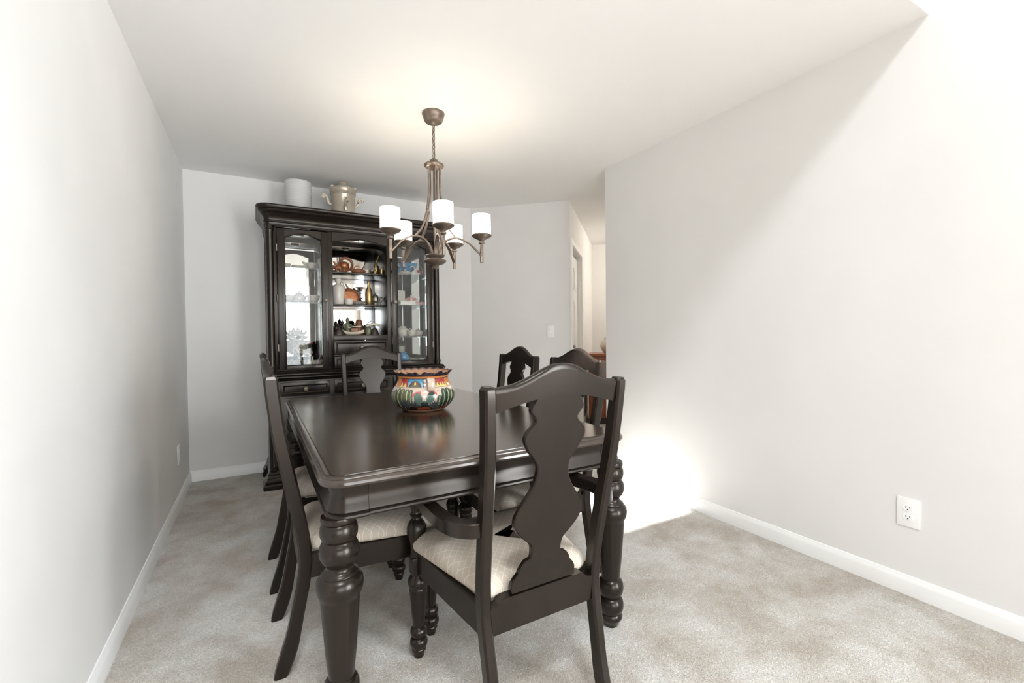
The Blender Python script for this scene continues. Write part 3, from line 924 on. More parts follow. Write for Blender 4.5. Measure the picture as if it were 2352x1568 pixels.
toward = math.atan2(-0.8691, -0.4943)
for k in range(5):
    # angle measured from the direction towards the camera, turning to the photograph's right
    a = toward + math.radians(19 + 72 * k)
    ca, sa = math.cos(a), math.sin(a)
    rad = lambda r, z: (r * ca, r * sa, z)
    R0 = .275
    arm_ = tube(NB(), [rad(.022, 1.612), rad(.034, 1.650), rad(.062, 1.690), rad(.105, 1.708), rad(.150, 1.704), rad(.200, 1.678), rad(.240, 1.640), rad(R0, 1.602)], 1, flat=(.020, .010), smoothn=4, up=Vector((0, 0, 1)))
    finish('arm', arm_, BRONZE, ch, angle=40)
    finish('stay_rod', tube(NB(), [rad(.036, 2.125), rad(.034, 2.02), rad(.040, 1.93), rad(.056, 1.84), rad(.082, 1.765), rad(.125, 1.708)], 1, flat=(.014, .009), smoothn=5, up=Vector((0, 0, 1))), BRONZE, ch, angle=40)
    px, py = R0 * ca, R0 * sa
    bm = NB()
    box(bm, px - .008, px + .008, py - .008, py + .008, 1.565, 1.680, .002)
    finish('candle_post', bm, BRONZE, ch)
    finish('cup', lathe(NB(), [(0, 1.672), (.010, 1.672), (.017, 1.678), (.017, 1.686), (.012, 1.691), (.014, 1.695), (.034, 1.704), (.052, 1.714), (.060, 1.722), (.059, 1.727), (.050, 1.727), (0, 1.726)], 36, (px, py, 0), cap=False), BRONZE, ch, angle=40)
    shd = finish('shade', lathe(NB(), [(.020, 1.728), (.0535, 1.728), (.0545, 1.731), (.0545, 1.841), (.0535, 1.8435), (.0515, 1.842), (.0515, 1.733), (.020, 1.732)], 40, (px, py, 0), cap=False), SHADE, ch, angle=40)
    finish('bulb', lathe(NB(), [(0, 1.734), (.012, 1.735), (.013, 1.762), (.022, 1.785), (.024, 1.798), (.018, 1.812), (0, 1.820)], 20, (px, py, 0), cap=False), BULBM, shd)

# ------------------------------------------------------------------ painted pot on the table
PX, PY = 0.737, 2.215
PCAM = math.atan2(-PY, -PX)
def sstep(a, b, x):
    t = max(0, min(1, (x - a) / (b - a))); return t * t * (3 - 2 * t)
CL = dict(cream=(.62, .50, .40), clay=(.50, .27, .16), red=(.42, .045, .04), rim=(.025, .018, .03), orange=(.60, .22, .06), yellow=(.74, .60, .18), blue=(.06, .30, .52), sky=(.20, .48, .66), hill=(.10, .06, .05), olive=(.13, .12, .06), green=(.055, .075, .05), dgreen=(.012, .04, .028), lime=(.50, .62, .32), teal=(.10, .16, .13), redb=(.30, .06, .03), pinkish=(.58, .12, .13), black=(.015, .013, .012), grey=(.07, .075, .075))
def ell(x, y, cx, cy, rx, ry, rot=0.0):
    dx, dy = x - cx, y - cy
    c, s = math.cos(rot), math.sin(rot)
    X, Y = dx * c + dy * s, -dx * s + dy * c
    return (X / rx) ** 2 + (Y / ry) ** 2
def cactus_col(x, y, cx, w, z0, z1, base, dark):
    """upright ribbed cactus: returns colour or None"""
    d = (x - cx) / w
    if abs(d) > 1 or y < z0: return None
    top = z1 - w * .9 * (1 - math.sqrt(max(0, 1 - d * d)))
    if y > top: return None
    if abs(d) > .88: return dark
    rib = abs(d) < .13
    if rib and y < z1 - .006: return CL['lime']
    if (y < z0 + .022 and abs(d) > .2): return CL['black']
    return base if abs(d) < .7 else dark
def pot_color(u, z, zmax):
    """u = arc position (m at r=.16, + is right of the camera-facing line), z = height above the base"""
    per = 2 * PI * .16
    # the same scene is painted on the far side too
    while u > per / 4: u -= per / 2
    while u < -per / 4: u += per / 2
    if z > .186: return CL['rim'] if z < .196 + .004 * math.sin(u * 80) else CL['clay']
    if z > .178: return CL['rim']
    if z > .168: return CL['orange']
    if z > .124:                                    # painted band
        if z < .127: return CL['black'] if z < .1255 else CL['cream']
        if z > .1655: return CL['black']
        if u < -.155: return CL['orange']
        if u < -.098:
            tri = abs(u + .128) * 1.2
            if z < .148 and ((z - .127) < .022 - abs(u + .141) * 1.6 or (z - .127) < .022 - abs(u + .113) * 1.6): return CL['yellow']
            return CL['red']
        if u < .002:
            if u > -.003 or u < -.095: return CL['black']
            e = ell(u, z, -.049, .127, .038, .031)
            if ell(u, z, -.049, .144, .005, .009) < 1: return CL['yellow']
            if e < 1: return CL['hill'] if e > .35 else CL['olive']
            return CL['sky'] if z < .15 else CL['blue']
        if u < .07: return CL['cream']
        if u < .15:
            if u < .072: return CL['black']
            w = .141 + .008 * math.sin((u - .08) * 300)
            if z < w: return CL['yellow']
            if z < w + .003: return CL['black']
            return CL['red']
        return CL['orange']
    # ground
    gz = .030 + .012 * math.cos(u * 34 + .6) + .006 * math.sin(u * 71)
    if z < .014: return CL['clay']
    if z < .018: return CL['black']
    if z < gz - .006:
        return CL['redb'] if (math.sin(u * 45 + z * 60) > -.35) else CL['black']
    if z < gz: return CL['black']
    # prickly pear in the middle
    if ell(u, z, .004, .040, .020, .024) < 1: return CL['dgreen'] if ell(u, z, .004, .040, .017, .021) < 1 else CL['black']
    for cx, cz, rot, fl in ((-.026, .074, .30, 1), (.034, .079, -.42, 1)):
        e = ell(u, z, cx, cz, .020, .030, rot)
        if e < 1:
            return CL['teal'] if (z < cz + .012 or cx < 0) else CL['dgreen']
        fx, fz = cx - math.sin(rot) * .028, cz + math.cos(rot) * .028
        for q in (-2, -1, 0, 1, 2):
            if ell(u, z, fx + q * .008 * math.cos(rot), fz + q * .008 * math.sin(rot) - abs(q) * .0015, .0062, .0075) < 1: return CL['pinkish'] if cx < 0 else CL['red']
    # aloe tufts
    for cx, cz in ((-.045, .022), (.055, .020), (-.095, .03), (.02, .012)):
        dx, dy = u - cx, z - cz
        r = math.hypot(dx, dy); a = math.atan2(dy, dx)
        if 0 < a < PI and r < .030 + .014 * abs(math.sin(a * 9)): return CL['grey'] if math.sin(a * 9) ** 2 > .12 else CL['black']
    for cx, w, z1, base, dark in ((.080, .013, .088, CL['green'], CL['dgreen']), (.108, .015, .118, CL['green'], CL['dgreen']), (.137, .015, .119, CL['green'], CL['dgreen']), (.166, .014, .112, CL['olive'], CL['green']), (-.085, .012, .120, CL['olive'], CL['olive']), (-.112, .014, .121, CL['olive'], CL['green']), (-.140, .014, .121, CL['olive'], CL['green']), (-.168, .013, .116, CL['olive'], CL['green']), (-.064, .009, .118, CL['grey'], CL['olive']), (.194, .013, .108, CL['green'], CL['dgreen']), (-.195, .012, .105, CL['green'], CL['dgreen'])):
        c = cactus_col(u, z, cx, w, gz, z1, base, dark)
        if c: return c
    # small birds
    for cx, cz in ((.0, .108), (.07, .106)):
        if abs(z - cz - abs(u - cx) * .6) < .0012 and abs(u - cx) < .008: return CL['black']
    return CL['cream']
PROF = [(.090, 0), (.098, .001), (.108, .006), (.128, .020), (.146, .040), (.157, .062), (.160, .080), (.157, .098), (.149, .114), (.139, .128), (.131, .142), (.127, .156), (.127, .168), (.130, .178), (.137, .190), (.143, .200)]
prof = [(v.x, v.y) for v in catmull([(r, z, 0) for r, z in PROF], 10)]
NS = 420
me = bpy.data.meshes.new('pot_body')
verts, faces, cols = [], [], []
for (r, z) in prof:
    ruff = sstep(.180, .200, z)
    for i in range(NS):
        a = 2 * PI * i / NS
        rr = r + ruff * .0055 * math.sin(a * 22)
        zz = z + ruff * .0035 * math.sin(a * 22 + .8)
        verts.append((rr * math.cos(PCAM + a), rr * math.sin(PCAM + a), zz))
        ang = a if a <= PI else a - 2 * PI
        cols.append(pot_color(ang * .16, z, .2))
inner = [(.140, .199), (.132, .190), (.122, .176), (.120, .160), (.130, .138), (.148, .100), (.150, .075), (.130, .035), (.090, .012)]
for (r, z) in inner:
    ruff = sstep(.180, .200, z)
    for i in range(NS):
        a = 2 * PI * i / NS
        rr = r + ruff * .0055 * math.sin(a * 22)
        verts.append((rr * math.cos(PCAM + a), rr * math.sin(PCAM + a), z + ruff * .0035 * math.sin(a * 22 + .8)))
        cols.append(CL['rim'] if z > .193 else CL['clay'])
nr = len(prof) + len(inner)
for j in range(nr - 1):
    for i in range(NS):
        k = (i + 1) % NS
        faces.append((j * NS + i, j * NS + k, (j + 1) * NS + k, (j + 1) * NS + i))
faces.append(tuple(range(NS))[::-1]); faces.append(tuple((nr - 1) * NS + i for i in range(NS)))
me.from_pydata(verts, [], faces)
ca_ = me.color_attributes.new('paint', 'FLOAT_COLOR', 'POINT')
for i, c in enumerate(cols):
    ca_.data[i].color = (*c, 1)
for p in me.polygons: p.use_smooth = True
POTM = principled('painted_glaze', (.6, .5, .4), 0.16, coat=0.6, coat_rough=.06)
at = nd(POTM, 'ShaderNodeVertexColor', layer_name='paint')
lk(POTM, at.outputs[0], POTM.node_tree.nodes['Principled BSDF'].inputs['Base Color'])
me.materials.append(POTM)
pot = thing('painted_pot', (PX, PY, TZ), 'glazed terracotta pot painted with cacti, ruffled rim, on the dining table', 'pot')
pb = bpy.data.objects.new('pot_body', me); COL.objects.link(pb); pb.parent = pot
def pot_handle(a0):
    ca, sa = math.cos(a0), math.sin(a0)
    pts = [(.128, .166), (.142, .168), (.155, .158), (.160, .138), (.157, .118), (.150, .112)]
    return finish('handle', tube(NB(), [(r * ca, r * sa, z) for r, z in pts], 1, flat=(.032, .010), smoothn=4, up=Vector((-sa, ca, 0))), simple('handle_glaze', (.60, .47, .37), 0.2), pot, angle=60)
def pot_handle_fix(a0):
    ca, sa = math.cos(a0), math.sin(a0)
    pts = catmull([(r, z, 0) for r, z in ((.128, .166), (.142, .168), (.155, .158), (.160, .138), (.157, .118), (.148, .110))], 4)
    rg = []
    t = Vector((-sa, ca, 0))
    for i, p in enumerate(pts):
        q0, q1 = pts[max(0, i - 1)], pts[min(len(pts) - 1, i + 1)]
        d = Vector((q1.x - q0.x, q1.y - q0.y)).normalized(); n = Vector((-d.y, d.x))
        c = Vector((p.x * ca, p.x * sa, p.y))
        nn = Vector((n.x * ca, n.x * sa, n.y))
        rg.append([c + t * (w * .017) + nn * (h * .005) for w, h in ((-1, -.6), (-.8, -1), (.8, -1), (1, -.6), (1, .6), (.8, 1), (-.8, 1), (-1, .6))])
    return finish('handle', loft(NB(), rg), HANDLEM, pot, angle=60)
HANDLEM = simple('handle_glaze', (.60, .47, .37), 0.2)
pot_handle_fix(PCAM + .036 / .16); pot_handle_fix(PCAM + .036 / .16 + PI)

# ------------------------------------------------------------------ outlets and dimmer
def outlet(loc, rotz, label):
    t = thing('wall_outlet', loc, label, 'outlet', 'duplex wall outlets', rotz)     # local: plate faces -y
    bm = box(NB(), -.0395, .0395, -.006, 0, -.062, .062, .003)
    finish('cover_plate', bm, PLASTIC, t)
    for s in (-1, 1):
        zc = s * .0195
        pts = []
        for k in range(24):
            a = 2 * PI * k / 24
            pts.append((.0168 * math.cos(a), zc + max(-.0118, min(.0118, .0168 * math.sin(a)))))
        f = finish('socket', prism(NB(), pts, -.0085, -.004), PLASTIC, t, angle=30)
        bm = NB()
        box(bm, -.0075, -.0055, -.0088, -.007, zc - .001, zc + .0075); box(bm, .0055, .0075, -.0088, -.007, zc + .000, zc + .0065)
        tube(bm, [(0, -.0088, zc - .0065), (0, -.007, zc - .0065)], .0026, 12)
        finish('slot', bm, SLOT, f, smooth=False)
    bm = tube(NB(), [(0, -.0072, 0), (0, -.004, 0)], .003, 12)
    finish('screw', bm, PLASTIC, t)
    return t
outlet((XR, .829, .357), PI / 2 * -1, 'white duplex outlet low on the right wall')
outlet((XL, 3.745, .345), PI / 2, 'white duplex outlet low on the left wall near the corner')
sw = thing('dimmer_switch', (2.556, 3.719 - .012, 1.152), 'white dimmer with round knob on the angled wall', 'switch', rotz=-PI / 4)
finish('cover_plate', box(NB(), -.037, .037, -.007, 0.003, -.060, .060, .003), PLASTIC, sw)
bm = lathe(NB(), [(.019, 0), (.018, .012), (.016, .016), (0, .017)], 28)
bmesh.ops.rotate(bm, verts=bm.verts[:], cent=(0, 0, 0), matrix=Matrix.Rotation(PI / 2, 3, 'X'))
bmesh.ops.translate(bm, verts=bm.verts[:], vec=(0, -.006, 0))
finish('dial', bm, PLASTIC, sw)

# ------------------------------------------------------------------ hall: dresser, vase, added fill lamp
dz = .875
dre = thing('wooden_dresser', (3.98, 4.30, 0), 'reddish wooden dresser in the hall, partly hidden by the right wall', 'dresser', rotz=-PI / 4)
bm = box(NB(), -.34, .34, -.22, .22, .08, dz - .03, .003); cpart_ = finish('body', bm, REDWOOD, dre)
finish('top', box(NB(), -.365, .365, -.245, .235, dz - .03, dz, .006), REDWOOD, dre)
finish('plinth', box(NB(), -.33, .33, -.21, .21, 0, .08), DARKW, dre)
for k in range(3):
    z0 = .12 + k * .24
    d = finish('drawer', raised_front(-.31, .31, z0, z0 + .22, -.22), REDWOOD, dre)
    for s in (-1, 1):
        knob(d, s * .18, -.236, z0 + .11)
vz = lathe(NB(), [(0, 0), (.045, 0), (.05, .01), (.08, .05), (.095, .09), (.085, .13), (.05, .165), (.035, .18), (.045, .195), (.04, .195), (0, .17)], 32, cap=False)
o = finish('round_vase', vz, STONEW, None, (3.89, 4.38, dz)); tag(o, 'round cream vase standing on the hall dresser', 'vase')
hl = thing('hall_fill_lamp', (4.7, 3.9, 2.44), 'added flush lamp out of view that brightens the hall', 'lamp')  # added out of view, only to brighten the hall
finish('ring', lathe(NB(), [(0, 0), (.15, 0), (.15, -.02), (.14, -.03), (0, -.03)], 32, cap=False), BRONZE, hl)
finish('glass_bowl', lathe(NB(), [(.135, -.03), (.125, -.06), (.09, -.085), (.04, -.098), (0, -.10)], 32, cap=False), HALLFILL, hl)
hb = lamp('hall_fill_point', 'POINT', 34.0, (1.0, 0.91, 0.80), (4.7, 3.9, 2.25), shadow_soft_size=0.08)  # fill light added under the unseen hall lamp

# ------------------------------------------------------------------ small treasures inside the cabinet
def at_cab(x, dy, z):                       # x in room coordinates, dy behind the hutch front
    return (x, CABY + dy, z)
def turned(name, prof, mat, loc, label, cat, group=None, seg=28):
    o = finish(name, lathe(NB(), prof, seg, cap=False), mat, None, loc, angle=45)
    return tag(o, label, cat, group)
CUP = [(0, 0), (.018, 0), (.020, .003), (.018, .006), (.026, .014), (.033, .028), (.036, .044), (.0365, .046), (.034, .045), (.030, .026), (.020, .012), (0, .010)]
def cup(name, loc, label, mat=None, k=1.0, rz=0.0, group=None, saucer=False, cat='cup'):
    mat = mat or FLORAL
    t = thing(name, loc, label, cat, group, rz)
    dz = 0.0
    if saucer:
        finish('saucer', lathe(NB(), [(0, 0), (.030 * k, 0), (.055 * k, .006 * k), (.058 * k, .008 * k), (.054 * k, .009 * k), (.028 * k, .004 * k), (0, .004 * k)], 28, cap=False), mat, t)
        dz = .004 * k
    finish('bowl', lathe(NB(), [(r * k, z * k + dz) for r, z in CUP], 28, cap=False), mat, t)
    finish('handle', tube(NB(), [(.030 * k, 0, .016 * k + dz), (.046 * k, 0, .014 * k + dz), (.054 * k, 0, .026 * k + dz), (.050 * k, 0, .040 * k + dz), (.034 * k, 0, .040 * k + dz)], .0032 * k, 8, smoothn=4), mat, t)
    return t
def teapot(name, loc, label, mat, k=1.0, rz=0.0):
    t = thing(name, loc, label, 'teapot', None, rz)
    finish('body', lathe(NB(), [(r * k, z * k) for r, z in ((0, 0), (.030, 0), (.032, .005), (.044, .018), (.054, .040), (.052, .060), (.040, .074), (.030, .080), (0, .080))], 32, cap=False), mat, t)
    finish('lid', lathe(NB(), [(r * k, z * k) for r, z in ((0, .080), (.030, .080), (.026, .090), (.012, .097), (.005, .099), (.009, .106), (.006, .112), (0, .113))], 24, cap=False), mat, t)
    finish('spout', tube(NB(), [(-.044 * k, 0, .028 * k), (-.066 * k, 0, .040 * k), (-.076 * k, 0, .062 * k), (-.086 * k, 0, .074 * k)], [.013 * k, .010 * k, .007 * k, .006 * k], 10, smoothn=4), mat, t)
    finish('handle', tube(NB(), [(.046 * k, 0, .060 * k), (.070 * k, 0, .070 * k), (.084 * k, 0, .050 * k), (.074 * k, 0, .026 * k), (.048 * k, 0, .022 * k)], .005 * k, 10, smoothn=4), mat, t)
    return t
def bottle(name, loc, label, mat, prof, cat='bottle'):
    return turned(name, prof, mat, loc, label, cat)
def figure(name, loc, label, mat, k=1.0, rz=0.0, lean_=.2):
    """carved standing figure: robe, head, raised arms"""
    t = thing(name, loc, label, 'figurine', None, rz)
    finish('robe', lathe(NB(), [(r * k, z * k) for r, z in ((0, 0), (.026, 0), (.028, .004), (.024, .030), (.020, .056), (.022, .074), (.012, .084), (.007, .088), (0, .089))], 18, cap=False), mat, t)
    finish('head', lathe(NB(), [(r * k, z * k) for r, z in ((0, .085), (.008, .088), (.012, .098), (.011, .108), (.006, .115), (.002, .124), (0, .125))], 14, cap=False), mat, t)
    for s in (-1, 1):
        finish('sleeve', tube(NB(), [(s * .016 * k, 0, .074 * k), (s * .030 * k, -.006 * k, .060 * k), (s * .030 * k, -.020 * k, (.058 + lean_ * .05 * s) * k)], [.009 * k, .008 * k, .005 * k], 8, smoothn=3), mat, t)
    return t
Z1L, Z2L, ZB = 1.667, 1.398, .898          # side bays: upper and lower glass shelf, deck
# left bay
cup('teacup', at_cab(.215, .17, Z1L), 'small white teacup at the left end of the upper left glass shelf', CHINA, .9, PI)
lf = thing('leaf_dish', at_cab(.330, .20, Z1L), 'brown leaf-shaped dish on the upper left glass shelf', 'dish')
P = [(.075 * math.cos(a) * (1 + .18 * math.cos(5 * a)), .045 * math.sin(a) * (1 + .18 * math.cos(5 * a))) for a in [2 * PI * k / 40 for k in range(40)]]
bm = loft(NB(), [[(x * k, y * k, z) for x, y in P] for k, z in ((.35, 0), (.6, .004), (1.0, .030), (1.03, .033), (.95, .031), (.55, .010), (.3, .008))])
finish('leaf', bm, STONEW, lf)
finish('stem', tube(NB(), [(.07, 0, .028), (.095, 0, .045), (.105, .01, .060)], .004, 8, smoothn=3), BROWNW, lf)
gb = thing('gravy_boat', at_cab(.395, .16, Z1L), 'white footed gravy boat on the upper left glass shelf', 'gravy boat')
finish('bowl', lathe(NB(), [(0, 0), (.022, 0), (.016, .008), (.030, .022), (.042, .046), (.044, .056), (.041, .055), (.028, .026), (0, .018)], 28, cap=False), CHINA, gb)
finish('spout', tube(NB(), [(-.034, 0, .040), (-.052, 0, .052), (-.066, 0, .062)], [.014, .010, .007], 10, smoothn=3), CHINA, gb)
tb_ = turned('glass_tumbler', [(0, 0), (.020, 0), (.023, .060), (.021, .060), (.018, .006), (0, .006)], FROST, at_cab(.435, .22, Z1L), 'clear glass tumbler beside the gravy boat', 'glass')
cup('teacup', at_cab(.222, .15, Z2L), 'floral teacup on a saucer at the left of the lower left shelf', FLORAL, 1.15, .3, saucer=True)
teapot('teapot', at_cab(.305, .20, Z2L), 'small floral teapot with a pointed lid on the lower left shelf', FLORAL, .92, 0)
cup('creamer', at_cab(.405, .14, Z2L), 'floral creamer with a tall handle right on the lower left shelf', FLORAL, 1.35, PI, cat='creamer')
# tower of carved box and leaves on a glass stand
turned('glass_cake_stand', [(0, 0), (.055, 0), (.057, .004), (.022, .012), (.014, .030), (.016, .070), (.028, .088), (.062, .094), (.066, .100), (0, .100)], FROST, at_cab(.300, .22, ZB), 'clear glass cake stand under the carved round box', 'cake stand')
rb = thing('carved_round_box', at_cab(.300, .22, ZB + .100), 'round cream box carved with flowers on the glass stand', 'box')
finish('body', lathe(NB(), [(0, 0), (.074, 0), (.077, .004), (.074, .012), (.076, .070), (.079, .074), (.079, .078), (0, .078)], 48, cap=False), LACE, rb)
finish('lid', lathe(NB(), [(0, .078), (.080, .078), (.081, .084), (.078, .094), (.060, .100), (0, .101)], 48, cap=False), LACE, rb)
lv = thing('leaf_sculpture', at_cab(.292, .22, ZB + .201), 'grey openwork leaf and bird sculpture on the carved box', 'sculpture')
finish('base', lathe(NB(), [(0, 0), (.045, 0), (.047, .004), (.040, .010), (0, .011)], 28, cap=False), STONEW, lv)
for k in range(7):
    a = PI * (k + .5) / 7
    r_ = .058 + .012 * (k % 2)
    c = Vector((.8 * r_ * math.cos(a), .012 * ((k % 3) - 1), .012 + r_ * math.sin(a) * 1.0))
    pts = []
    for q in range(16):
        b = 2 * PI * q / 16
        u = .030 * math.cos(b); v = .015 * math.sin(b) * (1 - .3 * math.cos(b))
        pts.append((c.x + u * math.cos(a) - v * math.sin(a), c.y, c.z + u * math.sin(a) + v * math.cos(a)))
    bm = NB()
    A_ = [bm.verts.new((x, y - .003, z)) for x, y, z in pts]; B_ = [bm.verts.new((x, y + .003, z)) for x, y, z in pts]
    bm.faces.new(A_); bm.faces.new(B_)
    for q in range(16):
        bm.faces.new((A_[q], A_[(q + 1) % 16], B_[(q + 1) % 16], B_[q]))
    finish('leaf', bm, LACE, lv, smooth=False)
bs = thing('woven_basket', at_cab(.345, .12, ZB), 'small cream china basket with an arched handle, left bay floor', 'basket')
finish('bowl', lathe(NB(), [(0, 0), (.030, 0), (.038, .014), (.046, .036), (.050, .044), (.046, .044), (.034, .014), (0, .010)], 30, cap=False), LACE, bs)
finish('handle', tube(NB(), [(-.044, 0, .040), (-.040, 0, .072), (-.018, 0, .096), (.018, 0, .096), (.040, 0, .072), (.044, 0, .040)], .005, 10, smoothn=4), IVORY, bs)
turned('openwork_bowl', [(0, 0), (.028, 0), (.046, .020), (.056, .046), (.058, .050), (.053, .048), (.040, .020), (0, .012)], LACE, at_cab(.245, .11, ZB), 'round cream bowl with a moulded rim, left end of the left bay floor', 'bowl')
turned('painted_bowl', [(0, 0), (.028, 0), (.040, .016), (.046, .040), (.047, .043), (.043, .042), (.034, .016), (0, .010)], FLORAL, at_cab(.425, .11, ZB), 'white bowl with dark sprigs, right end of the left bay floor', 'bowl')
rs = thing('red_rose', at_cab(.395, .25, ZB + .105), 'small red rose on a stem behind the round box', 'flower')
finish('bloom', lathe(NB(), [(0, .06), (.008, .062), (.013, .070), (.012, .080), (.006, .086), (0, .084)], 14, cap=False), REDG, rs)
finish('stem', tube(NB(), [(0, 0, -.105), (.002, 0, -.02), (0, 0, .062)], .0025, 8, smoothn=3), GREEN, rs)
# centre bay, top shelf (1.655)
ZA, ZM, ZC = 1.655, 1.392, 1.139
kt = thing('coiled_copper_kettle', at_cab(.645, .17, ZA), 'red-brown copper kettle with coiled ring handle on the top centre shelf', 'kettle')
finish('body', lathe(NB(), [(0, 0), (.026, 0), (.040, .014), (.046, .034), (.042, .052), (.028, .064), (.016, .068), (0, .070)], 28, (0, 0, .030), cap=False), COPPER, kt)
finish('stand', lathe(NB(), [(0, 0), (.040, 0), (.042, .006), (.028, .014), (.030, .030), (0, .034)], 24, cap=False), BROWNW, kt)
for k, (r_, tilt) in enumerate(((.050, .2), (.058, -.15), (.044, .5))):
    finish('ring', tube(NB(), [(.015 + r_ * math.cos(a), -.02 + tilt * .03 * math.sin(a), .075 + r_ * math.sin(a)) for a in [2 * PI * q / 28 for q in range(28)]], .004, 8, closed=True, up=Vector((0, 1, .1))), BROWNW, kt)
finish('spout', tube(NB(), [(-.036, 0, .060), (-.062, 0, .072), (-.078, 0, .096)], [.013, .009, .007], 10, smoothn=3), COPPER, kt)
tg = thing('carved_elephant', at_cab(.592, .11, ZA), 'small carved brown elephant left on the top centre shelf', 'figurine')
finish('body', lathe(NB(), [(0, -.030), (.012, -.028), (.020, -.010), (.020, .012), (.012, .026), (0, .030)], 16, cap=False), BROWNW, tg).rotation_euler = (0, PI / 2, 0)
tg.children[0].location = (0, 0, .036)
for sx_ in (-1, 1):
    for sy_ in (-1, 1):
        finish('leg', lathe(NB(), [(0, 0), (.008, 0), (.007, .030), (0, .034)], 10, (sx_ * .017, sy_ * .010, 0), cap=False), BROWNW, tg)
finish('trunk', tube(NB(), [(-.024, 0, .042), (-.038, 0, .044), (-.044, 0, .026), (-.042, 0, .010), (-.050, 0, .006)], [.011, .011, .007, .005, .004], 10, smoothn=3), BROWNW, tg)
bd_ = thing('duck_dish', at_cab(.755, .13, ZA), 'brown duck-shaped dish lying on the top centre shelf', 'dish')
P = [(.062 * math.cos(a), .026 * math.sin(a)) for a in [2 * PI * k / 28 for k in range(28)]]
finish('body', loft(NB(), [[(x * k, y * k, z) for x, y in P] for k, z in ((.5, 0), (.85, .010), (1.0, .020), (.9, .030), (.6, .038), (.2, .042))]), BROWNW, bd_)
finish('neck', tube(NB(), [(-.040, 0, .030), (-.030, 0, .052), (-.010, 0, .062), (.012, 0, .056)], [.006, .005, .005, .006], 10, smoothn=4), COPPER, bd_)
turned('white_beaker', [(0, 0), (.018, 0), (.020, .038), (.018, .038), (.015, .004), (0, .004)], CHINA, at_cab(.825, .14, ZA), 'plain white beaker right of the duck dish', 'beaker')
cup('silver_cup', at_cab(.865, .12, ZA), 'tiny silver cup with a ring handle, top centre shelf', SILVER, .72, PI / 2)
hn = thing('brass_horn', at_cab(.905, .15, ZA), 'tall brass horn with a thin slanted tip, top centre shelf', 'horn')
finish('bell', lathe(NB(), [(0, 0), (.020, 0), (.021, .004), (.017, .014), (.020, .040), (.017, .070), (.010, .096), (.007, .104), (0, .106)], 22, cap=False), GOLD, hn)
finish('tip', tube(NB(), [(0, 0, .096), (.012, 0, .130), (.030, 0, .172), (.044, 0, .205)], [.007, .005, .0035, .002], 10, smoothn=3), GOLD, hn)
turned('brass_bell', [(0, 0), (.017, 0), (.016, .008), (.011, .026), (.006, .034), (.004, .040), (.006, .048), (0, .052)], GOLD, at_cab(.880, .08, ZA), 'little brass bell in front of the horn', 'bell')
figure('dark_figurine', at_cab(.935, .20, ZA), 'dark standing figurine right of the brass horn', DARKW, .72)
turned('gold_thimble_cup', [(0, 0), (.013, 0), (.010, .010), (.012, .026), (.017, .046), (.015, .046), (.009, .024), (0, .018)], GOLD, at_cab(.938, .09, ZA), 'small gold goblet at the right end of the top centre shelf', 'goblet')
# centre bay, middle shelf (1.392)
bottle('stoneware_bottle', at_cab(.593, .13, ZM), 'tall cream stoneware bottle with a knob top, middle centre shelf', CHINA, [(0, 0), (.044, 0), (.048, .006), (.052, .080), (.053, .130), (.048, .150), (.034, .162), (.020, .168), (.017, .176), (.021, .184), (.027, .198), (.025, .212), (.015, .220), (0, .221)])
bk = thing('copper_basket', at_cab(.690, .20, ZM), 'copper dish with an arched handle standing on the middle shelf', 'basket')
bm = lathe(NB(), [(0, -.006), (.070, -.006), (.074, 0), (.070, .006), (.050, .010), (0, .011)], 40, cap=False)
bmesh.ops.rotate(bm, verts=bm.verts[:], cent=(0, 0, 0), matrix=Matrix.Rotation(PI / 2 - .18, 3, 'X'))
bmesh.ops.translate(bm, verts=bm.verts[:], vec=(0, 0, .074))
finish('plate', bm, COPPER, bk)
finish('handle', tube(NB(), [(-.078, -.012, .030), (-.070, -.012, .080), (-.035, -.012, .124), (.02, -.012, .132), (.065, -.012, .105), (.085, -.012, .060)], .005, 10, smoothn=4), BROWNW, bk)
finish('stick', tube(NB(), [(-.02, .01, .120), (-.038, .02, .165), (-.046, .02, .195)], [.006, .005, .006], 10, smoothn=2), IVORY, bk)
turned('small_white_pot', [(0, 0), (.028, 0), (.033, .010), (.034, .046), (.031, .047), (.028, .010), (0, .008)], CHINA, at_cab(.668, .09, ZM), 'small white pot in front of the copper dish', 'pot')
for k in range(3):
    turned('china_saucer', [(0, 0), (.030, 0), (.058, .007), (.061, .010), (.057, .010), (.028, .004), (0, .004)], FLORAL, at_cab(.752, .13, ZM + k * .0105), 'thin floral saucer, %s of the stack of three' % ('lowest', 'middle', 'topmost')[k], 'saucer', 'stacked floral saucers')
turned('tiered_compote', [(0, 0), (.026, 0), (.010, .010), (.007, .055), (.030, .064), (.044, .070), (.042, .074), (.010, .072), (.007, .100), (.026, .108), (.042, .114), (.040, .118), (0, .114)], STONEW, at_cab(.780, .30, ZM), 'two-tiered cream compote at the back of the middle shelf', 'compote')
bottle('brass_bottle', at_cab(.838, .13, ZM), 'slim brass-coloured bottle on the middle centre shelf', GOLD, [(0, 0), (.026, 0), (.029, .004), (.030, .060), (.030, .100), (.025, .126), (.014, .152), (.011, .166), (.011, .188), (.014, .190), (.014, .198), (.010, .202), (0, .202)])
st = thing('pewter_stein', at_cab(.893, .13, ZM), 'small pewter stein with a lid, middle centre shelf', 'stein')
finish('body', lathe(NB(), [(0, 0), (.020, 0), (.022, .004), (.016, .014), (.017, .022), (.024, .030), (.026, .048), (.024, .066), (.027, .070), (0, .072)], 24, cap=False), SILVER, st)
finish('lid', lathe(NB(), [(0, .072), (.026, .072), (.022, .082), (.010, .090), (.006, .100), (.003, .112), (0, .113)], 20, cap=False), SILVER, st)
